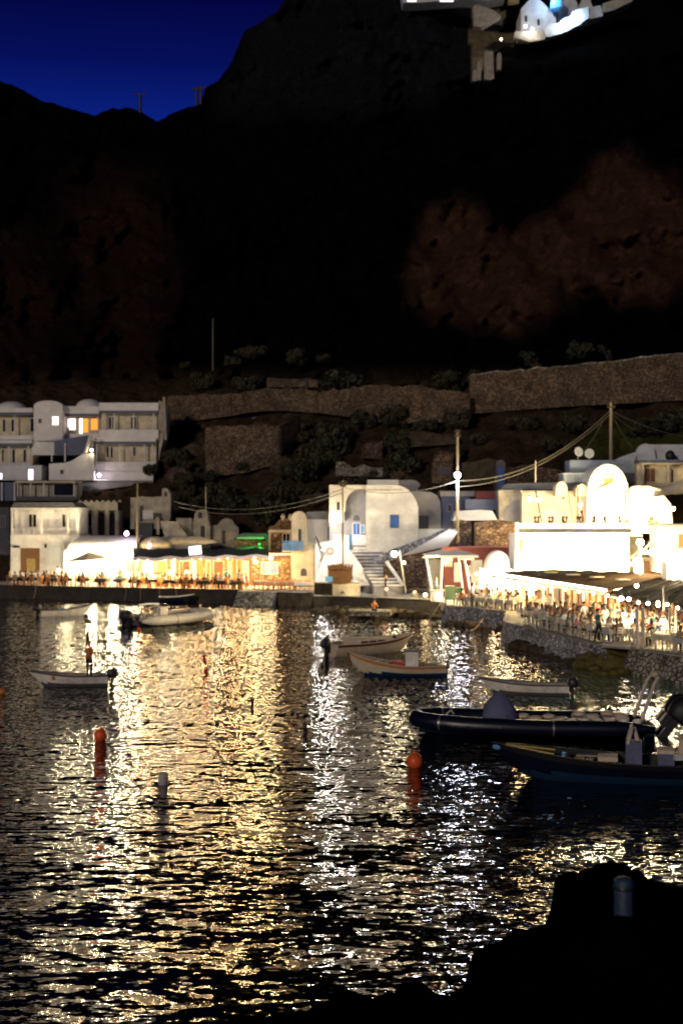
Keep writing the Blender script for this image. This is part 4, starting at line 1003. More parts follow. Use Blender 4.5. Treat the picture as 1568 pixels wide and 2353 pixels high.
# upper dome house behind the terrace
d = 166.0
T = bld('big_dome_house', 'large white round-gabled house above the terrace with a small yellow window', 1396, 1200, d)
b = MB(); fpoly(b, [(1346,1215),(1348,1128),(1352,1108)] + arc(1350,1440,1122,1066,16)[1:-1] + [(1440,1108),(1443,1128),(1444,1215)], d, 8); part(T, 'gable_wall', b, M['white'])
win(T, 1386, 1407, 1097, 1115, d, 'w_yel', 'white'); b = MB(); fb(b, 1384, 1410, 1091, 1095, d-.3, .3); part(T, 'hood', b, M['white'])
b = MB(); fpoly(b, [(1362,1128),(1368,1125),(1408,1107),(1410,1113),(1380,1128)], d-1, .5); part(T, 'sloping_parapet', b, M['white'])
for a, c, vt in ((1276,1302,1106),(1323,1347,1112)):
    b = MB(); fpoly(b, [(a,1140),(a,1125)]+arc(a,c,1125,vt,10)[1:-1]+[(c,1125),(c,1140)], d+1, 3); part(T, 'small_dome', b, M['cream'])
d = 168.0
T = bld('long_terrace_house', 'long cream house behind the upper terrace tables', 1260, 1200, d)
b = MB(); fb(b, 1198, 1352, 1131, 1215, d+1.2, 6); part(T, 'wall', b, M['cream']); b = MB(); fb(b, 1194, 1352, 1127, 1131, d+.9, 6.3); part(T, 'roof_edge', b, M['oldcream'])
b = MB(); fpoly(b, [(1146,1200),(1144,1126),(1200,1124),(1200,1200)], d+3, 5); part(T, 'left_wall', b, M['oldcream'])
b = MB(); fpoly(b, [(1150,1124),(1156,1114),(1168,1111),(1300,1108),(1345,1107),(1345,1124)], d+5, 5); part(T, 'roof', b, M['grey'])
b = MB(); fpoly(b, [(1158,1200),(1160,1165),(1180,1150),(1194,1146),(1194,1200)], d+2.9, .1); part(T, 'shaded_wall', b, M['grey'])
win(T, 1290, 1296, 1136, 1147, d+1.2, 'brown', 'cream', bar=False)
T = bld('stone_terrace_house', 'bright white vaulted room at the right end of the upper terrace', 1500, 1200, 162)
b = MB(); fpoly(b, [(1444.5,1225),(1444.5,1130),(1452,1122),(1500,1130),(1525,1140),(1540,1158),(1546,1225)], 163, 6); part(T, 'wall', b, M['white'])
b = MB(); fpoly(b, [(1444,1128),(1455,1117),(1490,1117),(1520,1126),(1500,1129)], 161, 1.5); part(T, 'roof', b, M['canvas'])
win(T, 1453, 1457, 1133, 1146, 163, 'brown', 'white', bar=False); win(T, 1478, 1481, 1133, 1143, 163, 'brown', 'white', bar=False)
b = MB(); sheet(b, W(1500,1140,158), W(1580,1125,158), W(1580,1095,166), W(1500,1126,166), 8, .15); part(T, 'awning', b, M['canvas'])
# upper right pergola house with arched roof, water tank, dishes
d = 170.0
T = bld('pergola_house', 'upper right house with cream posts, a lattice rail and an arched roof', 1510, 1120, d)
b = MB(); fb(b, 1467, 1700, 1063, 1066, d, 6); part(T, 'roof_beam', b, M['cream']); b = MB(); fb(b, 1465, 1700, 1056, 1062.7, d+.3, 6); part(T, 'roof_band', b, M['bluegrey'])
b = MB(); b.box((X(1467,d), d+1.5, Z(1130,d)), (X(1700,d), d+6, Z(1066.3,d))); part(T, 'back_wall', b, M['cream'])
for u in (1475, 1534, 1590): part(T, 'post', mbox((X(u,d)-.14, d+.05, Z(1112,d)), (X(u,d)+.14, d+.3, Z(1066.3,d))), M['cream'])
b = MB()
for i in range(26): x = X(1474,d) + i*.42; b.tube([(x,d+.1,Z(1118,d)),(x+.21,d+.1,Z(1110,d))], .03, 4); b.tube([(x+.42,d+.1,Z(1118,d)),(x+.21,d+.1,Z(1110,d))], .03, 4)
b.box((X(1474,d), d+.05, Z(1111,d)), (X(1680,d), d+.13, Z(1109.5,d))); part(T, 'lattice_railing', b, M['oldcream'])
b = MB(); fb(b, 1474, 1700, 1118.3, 1135, d, 1); part(T, 'floor_edge', b, M['oldcream'])
win(T, 1481, 1503, 1076, 1107, d+1.5, 'brown', 'cream', 'door'); win(T, 1540, 1545, 1078, 1108, d+1.5, 'dark', 'cream', bar=False)
b = MB(); fpoly(b, [(1458,1058),(1461,1040)]+arc(1461,1503,1040,1019,12)[1:-1]+[(1503,1040),(1506,1058)], d+7, .8); part(T, 'arched_gable', b, M['cool'])
b = MB(); fpoly(b, [(1488,1021),(1700,1020),(1700,1056),(1505,1056),(1500,1034)], d+8, 5); part(T, 'roof', b, M['cool'])
b = MB(); fpoly(b, [(1412,1056),(1430,1048),(1460,1038),(1462,1058)], d+7, 1); part(T, 'roof_slope', b, M['cool'])
b = MB(); b.ball(W(1538,1047,d+6), (.62,.6,.72), 12); part(T, 'water_tank', b, M['dmetal'])
T = bld('blue_annex', 'pale blue flat-roofed annex carrying two satellite dishes', 1350, 1105, d+2)
b = MB(); fb(b, 1308, 1466, 1057, 1086, d+3, 4); part(T, 'wall', b, mat('pale_blue_render', (.30,.36,.44), .8, .2, .8))
b = MB(); fb(b, 1294, 1380, 1089, 1108, d+1, 4); part(T, 'lower_wall', b, mat('pale_blue_panels', (.40,.46,.48), .8, .2, .8))
for i in range(5): b = MB(); fb(b, 1298+i*17, 1299.3+i*17, 1090, 1107.5, d+.9, .08); part(T, 'rail_post', b, M['cool'])
b = MB(); fb(b, 1292, 1382, 1086.5, 1089, d+.8, 4.2); part(T, 'roof_edge', b, M['cool'])
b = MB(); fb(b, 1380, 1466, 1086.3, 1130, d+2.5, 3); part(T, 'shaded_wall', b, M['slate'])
for lab, u, v, tilt in (('tilted satellite dish on the blue annex, left of two', 1327, 1038, .35), ('round satellite dish on the blue annex, right of two', 1352, 1042, .05)):
    P = W(u, v, d+3); T = thing('satellite_dish', lab, 'satellite dish', P)
    b = MB(); b.lathe((0,0,0), [(0.001,.0),(.25,.02),(.45,.07),(.6,.14),(.57,.16),(.4,.09),(.001,.04)], 20)
    Mx = Matrix.Rotation(R(78), 4, 'X') @ Matrix.Rotation(tilt, 4, 'Y'); b.v = [tuple(Mx @ Vector(p)) for p in b.v]; part(T, 'dish', b, M['cool'], local=True)
    b = MB(); b.tube([(0,.1,-.1),(0,.25,-.85)], .05, 6); part(T, 'mast', b, M['metal'], local=True)
    b = MB(); b.tube([(0,0,-.5),(0,-.45,-.05)], .02, 5); b.ball((0,-.45,-.03), .06, 6); part(T, 'feed_arm', b, M['metal'], local=True)
# right stair + far right building
d = 128.0
T = bld('external_stair', 'white timber external stair with crossed braces beside the terrace building', 1480, 1390, d, 'stairs')
b = MB(); b.tube([W(1444,1300,d+2), W(1490,1250,d+2), W(1530,1205,d+2)], .12, 6); part(T, 'stringer', b, M['white'])
b = MB(); b.tube([W(1472,1262,d), W(1500,1275,d), W(1533,1288,d)], .14, 6); part(T, 'cross_rail', b, M['white'])
b = MB(); b.tube([W(1444,1282,d+3), W(1472,1262,d+3)], .09, 6); part(T, 'brace', b, M['cream'])
st = MB()
for i in range(10): t = i/9; st.cbox(W(1452+t*66, 1300-t*82, d+2.7), (.5,1.1,.06))
part(T, 'treads', st, M['white'])
b = MB(); b.box((X(1476,d+4), d+4, QZ), (X(1535,d+4), d+8, Z(1288,d+4))); part(T, 'brown_wall', b, M['brown'])
b = MB(); b.box((X(1474,d+3.9), d+3.8, Z(1288,d+4)), (X(1536,d+4), d+9, Z(1280,d+4))); part(T, 'floor_slab', b, M['oldcream'])
b = MB()
for i in range(18): x = X(1478,d+3.8)+i*.13; b.tube([(x, d+3.9, Z(1280,d+4)), (x, d+3.9, Z(1255,d+4))], .02, 4)
b.tube([(X(1477,d+3.8), d+3.9, Z(1255,d+4)), (X(1535,d+3.8), d+3.9, Z(1255,d+4))], .03, 5); part(T, 'iron_railing', b, M['dmetal'])
d = 122.0
T = bld('corner_house', 'white house with an orange shuttered window at the right picture edge', 1560, 1400, d)
b = MB(); fb(b, 1537, 1760, 1208, 1320, d+2, 8); part(T, 'wall', b, M['white']); b = MB(); fb(b, 1533, 1760, 1204, 1208, d+1.8, 8.2); part(T, 'roof_edge', b, M['oldcream'])
b = MB(); fpoly(b, [(1530,1345),(1530,1292),(1543,1282),(1575,1258),(1760,1255),(1760,1345)], d-.5, 2); part(T, 'front_parapet', b, M['canvas_w'])
win(T, 1560, 1572, 1230, 1256, d+2, 'orange', 'terracotta')

# pergola with reed roof and light strip
def PR(u, v, d): return W(u, v, d)
A = W(1129, 1317, 144); B = W(1390, 1356, 119.5); A2 = W(1270, 1306, 148.5); B2 = W(1545, 1320, 124)
T = bld('reed_pergola', 'long reed-mat pergola roof with a glowing strip light along its edge', 1260, 1340, 136, 'pergola')
def matroof(mb, a, c, e_, f, n=26, seed=1):
    r_ = random.Random(seed); rows = []
    for i in range(n+1):
        t = i/n; p0 = a*(1-t)+c*t; p1 = f*(1-t)+e_*t
        rows.append([p0*(1-s_)+p1*s_ + Vector((0,0,.10*r_.uniform(-1,1) + .12*math.sin(t*40)*.3)) for s_ in (0,.25,.5,.75,1)])
    mb.grid(rows, 0, False); mb.grid([[p-Vector((0,0,.08)) for p in reversed(r)] for r in rows], 0, False)
b = MB(); matroof(b, A, B, B2, A2); part(T, 'reed_roof', b, M['mat_roof'])
b = MB(); b.tube([A+Vector((0,-.15,.02)), B+Vector((0,-.15,.02))], .11, 8); part(T, 'strip_light', b, M['strip'])
b = MB(); b.tube([A+Vector((0,-.1,-.28)), B+Vector((0,-.1,-.28))], .13, 6); part(T, 'edge_beam', b, M['dmetal'])
SCR = [(X(1196,148),148),(X(1262,142),142),(X(1330,135),135),(X(1400,128),128),(X(1480,122),122),(X(1600,113),113)]  # screens added to cover the overlit wall behind the diners
for i_, ((x0_, y0_), (x1_, y1_)) in enumerate(zip(SCR, SCR[1:])):
    L_ = math.hypot(x1_-x0_, y1_-y0_); an_ = math.atan2(y1_-y0_, x1_-x0_)
    TS = bld('added_screen', f'{ORD[i_]} added timber and cloth screen from the left at the back of the crowded terrace', 784, 1176, 100, 'screen', 'added screens behind the crowded terrace')
    b = MB(); b.cbox(((x0_+x1_)/2, (y0_+y1_)/2, (QZ+3.9)/2+.1), (L_-.1, .12, 3.9-QZ), 0, an_); part(TS, 'cloth_panel', b, M[['ochre','brown','terracotta','ochre','brown'][i_]])
    for q_ in range(5):
        b = MB(); f_ = (q_+.5)/5; b.cbox((x0_+(x1_-x0_)*f_+math.sin(an_)*.1, y0_+(y1_-y0_)*f_-math.cos(an_)*.1, QZ+1.3), (.9, .06, 1.2), 0, an_); part(TS, 'board', b, M[['orange','canvas','maroon','cream','stem'][(q_*3+i_) % 5]])
for i in range(7):
    t = i/6; p = A*(1-t)+B*t; b = MB(); b.tube([(p.x, p.y, QZ), (p.x, p.y, p.z-.35)], .07, 6); part(T, 'post', b, M['chairw'])
for i in range(5):
    t = (i+.5)/5; p = A2*(1-t)+B2*t; b = MB(); b.cbox(p*(.45)+(A*(1-t)+B*t)*.55+Vector((0,0,.2)), (1.1,.8,.08), 0, .3); part(T, 'pale_mat', b, M['canvas'])
# right, lower, dark pergola
A = W(1392, 1362, 119.3); B = W(1720, 1420, 98); A2 = W(1512, 1330, 124); B2 = W(1760, 1352, 101)
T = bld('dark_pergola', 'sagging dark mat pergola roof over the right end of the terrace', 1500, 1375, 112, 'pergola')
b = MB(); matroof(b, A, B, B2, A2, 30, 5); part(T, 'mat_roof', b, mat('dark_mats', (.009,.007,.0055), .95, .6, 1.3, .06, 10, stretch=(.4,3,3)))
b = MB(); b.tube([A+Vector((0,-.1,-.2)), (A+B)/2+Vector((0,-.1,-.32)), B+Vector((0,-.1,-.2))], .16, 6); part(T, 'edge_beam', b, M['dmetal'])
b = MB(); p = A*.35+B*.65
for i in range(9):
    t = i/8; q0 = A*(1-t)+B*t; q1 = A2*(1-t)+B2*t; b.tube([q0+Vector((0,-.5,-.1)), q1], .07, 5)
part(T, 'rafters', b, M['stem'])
for u, dd, v0, v1 in ((1524,104,1345,1402),(1595,100,1350,1402)): b = MB(); b.tube([W(u,v1,dd), W(u,v0,dd)], .10, 6); part(T, 'stub_post', b, M['dmetal'])
for u, dd in ((1536,98.5),(1552,99),(1606,97)):
    b = MB(); b.tube([(X(u,dd), dd, QZ-.4 if u != 1552 else QZ-1.3), (X(u,dd), dd, Z(1398,dd))], .10, 8); part(T, 'post', b, M['chairw'])
# the timber deck in the gap
T = bld('timber_deck', 'overhanging timber deck joining the two stone quays', 1418, 1492, 102, 'deck')
b = MB(); b.slab([(X(1382,99.8),99.8),(X(1458,98.2),98.2),(X(1464,105),105),(X(1386,106),106)], QZ+.03, QZ+.16); part(T, 'boards', b, M['chairw'])
b = MB(); b.tube([(X(1384,99.9),99.95,QZ-.05),(X(1458,98.4),98.3,QZ-.05)], .10, 6); part(T, 'edge_beam', b, M['oldcream'])
# mooring stanchion poles rising at the quay corner
for lab, u, v0, v1, dd in (('tall pale post at the deck corner, left of the pair', 1462, 1398, 1500, 97.5), ('tall pale post reaching down over the stone wall, right of the pair', 1475, 1395, 1520, 97.2)):
    T = bld('corner_post', lab, u, v1, dd, 'post'); b = MB(); b.tube([W(u+1,v1,dd), W(u,v0,dd)], .11, 8); part(T, 'shaft', b, M['chairw']); b = MB(); b.cbox(W(u+1,v1,dd), (.34,.34,.12)); part(T, 'foot', b, M['oldcream'])
# green cabinets
for lab, u0, u1, vt, vb, mm in (('pale green metal cabinet on thin legs at the quay edge', 1022, 1044, 1346, 1378, 'lgreen'), ('dark green crate cabinet beside the pale green one', 1048, 1063, 1350, 1375, 'green')):
    dd = 144.0; T = bld('fish_cabinet', lab, (u0+u1)/2, 1392, dd, 'cabinet')
    b = MB(); fb(b, u0, u1, vt, vb, dd, .9); part(T, 'body', b, M[mm]); b = MB(); fb(b, u0+.8, u1-.8, vt+1.5, vb-1.5, dd-.04, .04); part(T, 'door_panel', b, M[mm])
    for u in (u0+1.2, u1-1.2):
        for y in (.08, .8): part(T, 'leg', mbox((X(u,dd)-.04, dd+y-.04, QZ), (X(u,dd)+.04, dd+y+.04, Z(vb,dd)-.003)), M['dmetal'])

# ================================================================== UPPER VILLAGE
d = 363.0
def vill(name, label, pts, d, th, m_, cat='house'):
    T = bld(name, label, pts[0][0], pts[0][1], d, cat); b = MB(); fpoly(b, pts, d, th); part(T, 'wall', b, M[m_]); return T
T = vill('cliff_house', 'tall pointed white house high on the cliff with two arched doors', [(1196,72),(1196,20),(1212,2),(1222,-14),(1240,0),(1262,22),(1276,44),(1276,66),(1240,72)], d, 10, 'lilac')
for a, c, vt, vb in ((1199,1216,24,70),(1228,1250,32,72)):
    b = MB(); fpoly(b, [(a,vb),(a,vt+16)]+arc(a,c,vt+16,vt,10)[1:-1]+[(c,vt+16),(c,vb)], d-.25, .25); o = part(T, 'arched_bay', b, M['white'])
    b = MB(); fb(b, a+5, a+11, vt+12, vt+26, d-.3, .04); part(o, 'opening', b, M['dark'])
T = vill('cliff_house', 'pale blue-lit domed house right of the pointed house on the cliff', [(1280,60),(1284,16)]+arc(1288,1326,14,-6,10)+[(1330,40),(1332,52),(1300,60)], d+4, 10, 'cool')
T = vill('cliff_house', 'small blue-lit vaulted house at the right end of the cliff village', [(1322,50),(1330,10)]+arc(1334,1356,6,-12,8)+[(1362,20),(1368,44),(1340,54)], d+7, 10, 'cool')
T = vill('cliff_terrace', 'brightly lit white terrace wall stepping up the cliff village', [(1250,84),(1250,60),(1290,50),(1291,42),(1312,36),(1313,26),(1336,18),(1350,16),(1352,40),(1330,56),(1300,72),(1262,84)], d-3, 3, 'white', 'terrace')
T = vill('cliff_wall', 'dim pale wall running left from the cliff village', [(1180,85),(1182,72),(1240,70),(1252,78),(1250,90),(1215,96)], d-3, 2, 'oldcream', 'wall')
T = vill('cliff_building', 'long building at the very top edge of the picture, lit white and blue', [(925,6),(920,-30),(1160,-30),(1160,-6),(1120,0),(1060,-2),(960,6)], 368, 6, 'cool', 'building')
for i, (u0, u1, mm) in enumerate(((935,955,'w_white'),(1010,1040,'w_cool'))): win(T, u0, u1, -6, 4, 368, mm, 'cool', bar=False)
T = vill('stone_pier', 'tall cream masonry pier below the cliff village', [(1112,182),(1112,120),(1116,116),(1132,118),(1134,180),(1124,184)], 348, 3, 'oldcream', 'pier')
for lab, u, vt, vb in (('arched rock buttress left of the cream pier', 1100, 140, 184), ('low rock buttress at the far left of the pier', 1090, 160, 186), ('thin arched buttress right of the cream pier', 1146, 120, 160)):
    T = vill('rock_buttress', lab, [(u-5,vb),(u-5,vt+8)]+arc(u-5,u+5,vt+8,vt,6)[1:-1]+[(u+5,vt+8),(u+4,vb)], 348, 2, 'oldcream', 'buttress')
T = vill('cliff_lookout', 'cream rock lookout wall at the left of the cliff village', [(1088,60),(1086,14),(1096,10),(1130,22),(1150,36),(1128,50),(1108,62)], 360, 3, 'oldcream', 'wall')
T = vill('cliff_canopy', 'yellow lit canopy at the top of the cliff village', [(1168,6),(1166,-2),(1190,-6),(1192,3)], 362, 2, 'ochre', 'canopy')
for lab, pts_, mm_ in (('small flat cube house stepping down right of the cliff terrace', [(1352,44),(1352,18),(1378,12),(1384,36)], 'cool'), ('dim cream rock wall trailing right from the cliff village', [(1380,30),(1384,8),(1420,-4),(1450,-10),(1452,2),(1410,22)], 'oldcream'), ('narrow blue-lit wall between the pointed house and the top edge', [(1262,20),(1268,-10),(1290,-14),(1288,14)], 'lblue'), ('low lit parapet below the second arched bay', [(1222,86),(1224,72),(1262,66),(1268,80)], 'white')):  # blue light on the narrow wall is put into its paint colour
    T = vill('cliff_house' if 'house' in lab[:30] else 'cliff_wall', lab, pts_, d-2, 5, mm_, 'house' if 'house' in lab[:30] else 'wall')
for lab, u, v, c, wt, g in (('cool lamp beside the pointed cliff house', 1222, 66, (1,.9,.85), 1500, 'b_white'), ('cool lamp on the lit cliff terrace', 1290, 50, (.6,.8,1), 2600, 'b_cool'), ('blue-white lamp between the upper domed houses', 1322, 30, (.35,.65,1), 4200, 'b_cool'), ('lamp at the foot of the first arched bay', 1206, 60, COOL, 700, 'b_cool'), ('warm lamp above the lit pier', 1150, 90, (1,.85,.55), 900, 'b_warm'), ('bluish lamp near the top edge', 1270, -6, (.3,.6,1), 4200, 'b_cool')):
    lamp('village_lamp', lab, u, v, 358.5 if v > -5 else 360, c, wt*.30, .28, g)
# ================================================================== LAMPS
for i in range(15):
    u = 318 + i*20.5; t = (u-306)/312; v = 1285 - 6*t; d_ = 176.3
    cool = i in (3, 4, 9)
    lamp('canopy_lamp', f'{ORD[i]} bare bulb from the left under the edge of the dark taverna canopy', u, v+1, d_, WHITE if cool else (1,.60,.24), 700, .13, 'b_white' if cool else 'b_warm', 'bulbs under the taverna canopy', drop=.5)
lamp('floodlight', 'blinding lamp on the pole where barrel roof and canopy meet', 306, 1272, 181.0, WHITE, 3000, .3, 'b_white')
lamp('wall_lamp', 'blinding lamp at the left corner of the barrel-roofed taverna', 152, 1284, 183.2, WHITE, 1300, .25, 'b_white')
lamp('wall_lamp', 'bright lamp in the middle of the barrel-roofed taverna wall', 215, 1282, 183.6, WHITE, 3600, .2, 'b_white')
lamp('wall_lamp', 'bright lamp between the second and third taverna doors', 262, 1280, 183.6, WHITE, 3600, .2, 'b_white')
lamp('street_light', 'small violet-white street light on an arm above the barrel roof', 291, 1225, 186, (1,.75,1), 90, .28, 'b_viol', wall=True)
lamp('globe_lamp', 'left of two round globe lamps on the rough stone taverna', 586, 1290, 178.5, WARM, 900, .24, 'b_warm')
lamp('globe_lamp', 'right of two round globe lamps on the rough stone taverna', 622, 1282, 178.5, WARM, 900, .26, 'b_warm')
lamp('street_light', 'oval white street light in front of the blue door house', 765, 1205, 170, (1,.9,.78), 1500, .26, 'b_white')
lamp('wall_lamp', 'low bright lamp on the white stair parapet near the crane', 742, 1262, 161.5, (1,.92,.85), 1300, .12, 'b_white')
lamp('globe_lamp', 'white globe lamp at the top of the sail awning post', 905, 1272, 151, WHITE, 800, .34, 'b_white')
lamp('globe_lamp', 'small bulb hanging below the sail awning corner', 927, 1292, 152.5, WHITE, 160, .16, 'b_white')
lamp('street_lamp', 'violet-white street lamp glowing halfway up the tall pole', 1050, 1091, 160.5, COOL, 2600, .36, 'b_viol')
for lab, u, v in (('lantern glowing beside the dark figure by the steps', 887, 1350), ('lantern on the small pillar at the quay edge', 952, 1357)):
    lamp('lantern', lab, u, v+3, 157, (1,.45,.25), 60, .17, 'b_red')
T = bld('quay_pillar', 'small stone pillar carrying a lantern at the quay edge', 952, 1372, 156.5, 'pillar'); b = MB(); b.box((X(944,157), 156.4, 1.3), (X(960,157), 157.6, Z(1361.5,157))); part(T, 'block', b, M['stone_p'])
lamp('lantern', 'lantern on the ground beside the potted cypress', 976, 1366, 150.5, WARM, 90, .2, 'b_warm')
# floodlights added in front of the terrace wall to blow it out
for i, u in enumerate((1215, 1275, 1335, 1395)):
    lamp('floodlight', f'{ORD[i]} added floodlight from the left washing the blinding terrace wall', u, 1318, 145.5, WHITE, 20000, .12, 'b_white', 'added floodlights below the terrace wall')
for lab, u, v in (('left of two round bulbs over the upper dining terrace', 1216, 1146), ('right of two round bulbs over the upper dining terrace', 1235, 1148)):
    lamp('terrace_bulb', lab, u, v, 157, WARM, 700, .26, 'b_warm')
lamp('terrace_bulb', 'bulb on the wire left of the black mast on the upper terrace', 1331, 1160, 158, WHITE, 3500, .2, 'b_white')
lamp('terrace_bulb', 'bulb in front of the big round gable', 1372, 1160, 159, WHITE, 4500, .2, 'b_white')
lamp('terrace_bulb', 'bulb lighting the big round gable from its right', 1425, 1160, 159, WHITE, 4500, .2, 'b_white')
lamp('terrace_bulb', 'round bulb left of the potted olive tree', 1475, 1186, 154, WARM, 2400, .28, 'b_white')
lamp('terrace_bulb', 'round bulb right of the potted olive tree', 1508, 1188, 154, WARM, 2600, .28, 'b_white')
lamp('terrace_bulb', 'small bulb at the far right of the upper terrace', 1545, 1168, 156, WHITE, 2200, .2, 'b_white')
lamp('post_globe', 'white globe lamp on top of the stair corner post', 1469, 1245, 127.5, WHITE, 1600, .34, 'b_white', post_to=QZ)
lamp('terrace_bulb', 'bulb on the stair landing, left of two', 1497, 1263, 126, WARM, 300, .2, 'b_warm')
lamp('terrace_bulb', 'bulb on the stair landing, right of two', 1512, 1262, 126, WARM, 300, .2, 'b_warm')
lamp('wall_lamp', 'lamp flooding the corner house at the right picture edge', 1548, 1238, 119.5, WHITE, 2200, .14, 'b_white')
lamp('wall_lamp', 'lamp in front of the white parapet at the lower right', 1552, 1318, 117.5, WHITE, 250, .14, 'b_white')
for i, (u, v, dd, g, c, r) in enumerate(((1426,1374,106,'b_viol',WHITE,.17),(1443,1376,106,'b_viol',WHITE,.15),(1461,1345,108,'b_white',WHITE,.16),(1432,1412,104,'b_white',WHITE,.19),(1522,1427,99,'b_white',WHITE,.22),(1487,1386,104,'b_cool',COOL,.13),(1510,1384,103,'b_warm',WARM,.13),(1531,1388,103,'b_warm',WARM,.13))):
    lamp('pergola_lamp', f'{ORD[i]} bright lamp hanging at the right end of the crowded terrace', u, v, dd, c, 380, r, g, 'lamps under the dark pergola', drop=.6)
for i in range(9):
    t = (i+.5)/9; u = 1120 + t*290; dd = 142 - t*24
    lamp('pergola_lamp', f'{ORD[i]} warm lamp from the left under the long reed pergola', u, 1328+t*42, dd-1.5, WARM, 480, .13, 'b_warm', 'warm lamps under the reed pergola', drop=.4)
for i in range(4):
    lamp('pergola_lamp', f'{ORD[i]} warm lamp from the left deep under the dark pergola', 1420+i*45, 1378+i*6, 110-i*3.2, WARM, 300, .13, 'b_warm', 'warm lamps deep under the dark pergola', drop=.4)
lamp('wall_lamp', 'bright lamp at the white frame of the maroon house', 1094, 1318, 153.5, WHITE, 250, .16, 'b_white')
lamp('wall_lamp', 'added lamp between the maroon house and the white half dome', 1150, 1322, 147.5, WHITE, 700, .15, 'b_white')  # added to brighten the dull half dome and its base
lamp('wall_lamp', 'small lamp over the parasols before the maroon house', 1022, 1292, 151, WHITE, 380, .14, 'b_white')

# ================================================================== POLES AND WIRES
def pole(name, label, u, v0, v1, d, r=.13, base=None, m_='pole', arms=(), lean=0):
    T = bld(name, label, u, v1, d, 'pole'); zb = Z(v1,d) if base is None else base
    b = MB(); b.tube([(X(u,d), d, zb), (X(u+lean,d), d, Z(v0,d))], [r, r*.7], 8); part(T, 'shaft', b, M[m_])
    for (dv, w_, th) in arms:
        z = Z(v0+dv,d); b = MB(); x = X(u+lean,d)
        b.box((x-w_, d-.12-th, z-.06-th*.7), (x+w_, d-.12+th, z+.06+th*.7))
        for s_ in (-1,-.5,.5,1): b.tube([(x+s_*w_*.9, d-.12, z+.06), (x+s_*w_*.9, d-.12, z+.24)], .05, 6)
        part(T, 'crossarm', b, M['stem'])
    return T
pole('utility_pole', 'thin wooden pole rising before the hotel base with a bright foot', 316, 1110, 1262, 183, .14, 4)
pole('utility_pole', 'pole with a small top before the tall vaulted house, behind the crate', 787, 1104, 1297, 160, .12, 3.8, arms=((6,.5,.05),(12,.35,.05)))
pole('utility_pole', 'tall pole carrying the violet street lamp', 1050, 988, 1197, 161.3, .19, 7.5, arms=((4,.3,.06),(14,.35,.06)))
pole('utility_pole', 'tallest wooden pole at upper right where the wires meet', 1402, 925, 1060, 176, .27, 10, arms=((10,.5,.07),))
pole('thin_mast', 'thin pale mast standing beside the low chapel fronts', 473, 1118, 1205, 191, .05, 4, 'cream')
pole('thin_mast', 'short pale mast on the roof left of the big dome house', 1229, 1058, 1108, 165, .07, None, 'cream')
pole('thin_mast', 'thin faint mast above the road behind the hotel', 489, 732, 858, 258, .09, None, 'pole')
pole('dark_pole', 'black pole at the bend of the stone road', 705, 868, 945, 238, .28, None, 'dmetal', arms=((4,.9,.08),))
pole('road_post', 'short pale post by the shaded white parapet', 683, 905, 940, 237, .14, None, 'oldcream')
pole('skyline_pole', 'T-shaped pole silhouetted on the ridge in the saddle', 322, 217, 262, 428, .55, None, 'dmetal', arms=((1,2.2,.2),))
pole('skyline_pole', 'double-armed pole silhouetted at the foot of the big cliff, left of two', 452, 202, 248, 426, .5, None, 'dmetal', arms=((3,1.6,.2),))
pole('skyline_pole', 'double-armed pole silhouetted at the foot of the big cliff, right of two', 462, 198, 246, 426, .5, None, 'dmetal', arms=((3,1.8,.2),))
for lab, pts in (('black slanting mast on the upper terrace, left', [(1229,1126,154),(1243,1200,154)]), ('slanting white mast on the upper terrace', [(1302,1128,155),(1314,1190,155)]), ('upright black mast on the upper terrace', [(1326,1120,155),(1326,1198,155)]), ('thin mast in front of the big round gable', [(1434,1128,155),(1437,1186,155)]), ('thin mast right of the big round gable', [(1443,1126,155),(1444,1196,155)])):
    T = bld('terrace_mast', lab, pts[1][0], pts[1][1], pts[1][2], 'mast'); b = MB(); b.tube([W(*pts[0]), W(*pts[1])], .07, 6); part(T, 'shaft', b, M['chairw'] if 'white' in lab else M['dmetal'])
def wire(label, a, c, sag, r=.035, name='overhead_wire'):
    a = W(*a); c = W(*c); pts = []
    for i in range(17):
        t = i/16; p = a*(1-t)+c*t; pts.append(p - Vector((0,0,sag*4*t*(1-t))))
    b = MB(); b.tube(pts, r, 5); T = b.build(name, M['wire']); tag(T, label, 'wire'); return T
wire('upper thick wire from the tallest pole down to the street lamp pole', (1398,945,176), (1052,1104,162), 2.2, .05)
wire('lower thick wire from the tallest pole down to the street lamp pole', (1398,953,176), (1052,1118,162), 2.0, .05)
wire('upper wire between street lamp pole and vaulted house pole', (1050,1104,161), (788,1119,160), 1.0, .04)
wire('upper wire from the vaulted house pole to the small chapel', (785,1124,160), (400,1152,188), 1.6, .045)
wire('lower wire from the vaulted house pole to the small chapel', (785,1132,160), (410,1164,188), 1.6, .045)
wire('wire sloping from the tallest pole to the right picture edge', (1406,945,176), (1700,1000,190), 1.5)
wire('lower wire sloping right from the tallest pole', (1406,950,176), (1500,990,185), .8)
wire('guy wire down from the tallest pole to its left', (1385,965,176), (1345,1030,177), .2, .025, 'guy_wire')
wire('guy wire down from the tallest pole to its right', (1408,960,176), (1450,1028,177), .2, .025, 'guy_wire')
for lab, a, c, sg in (('mooring rope in the dark water beside the landing slab', (1018,1374,152.3), (986,1422,146.4), .1), ('mooring rope from the terrace wall to the water', (1112,1415,136.5), (1080,1449,131), .25), ('rope hanging down the pale quay wall', (1475,1515,96.8), (1530,1588,87.3), .6)):
    a_, c_ = W(*a), W(*c); pts = [a_*(1-i/10)+c_*(i/10)-Vector((0,0,sg*4*i/10*(1-i/10))) for i in range(11)]
    b = MB(); b.tube(pts, .07, 6); tag(b.build('mooring_rope', M['pole']), lab, 'rope')
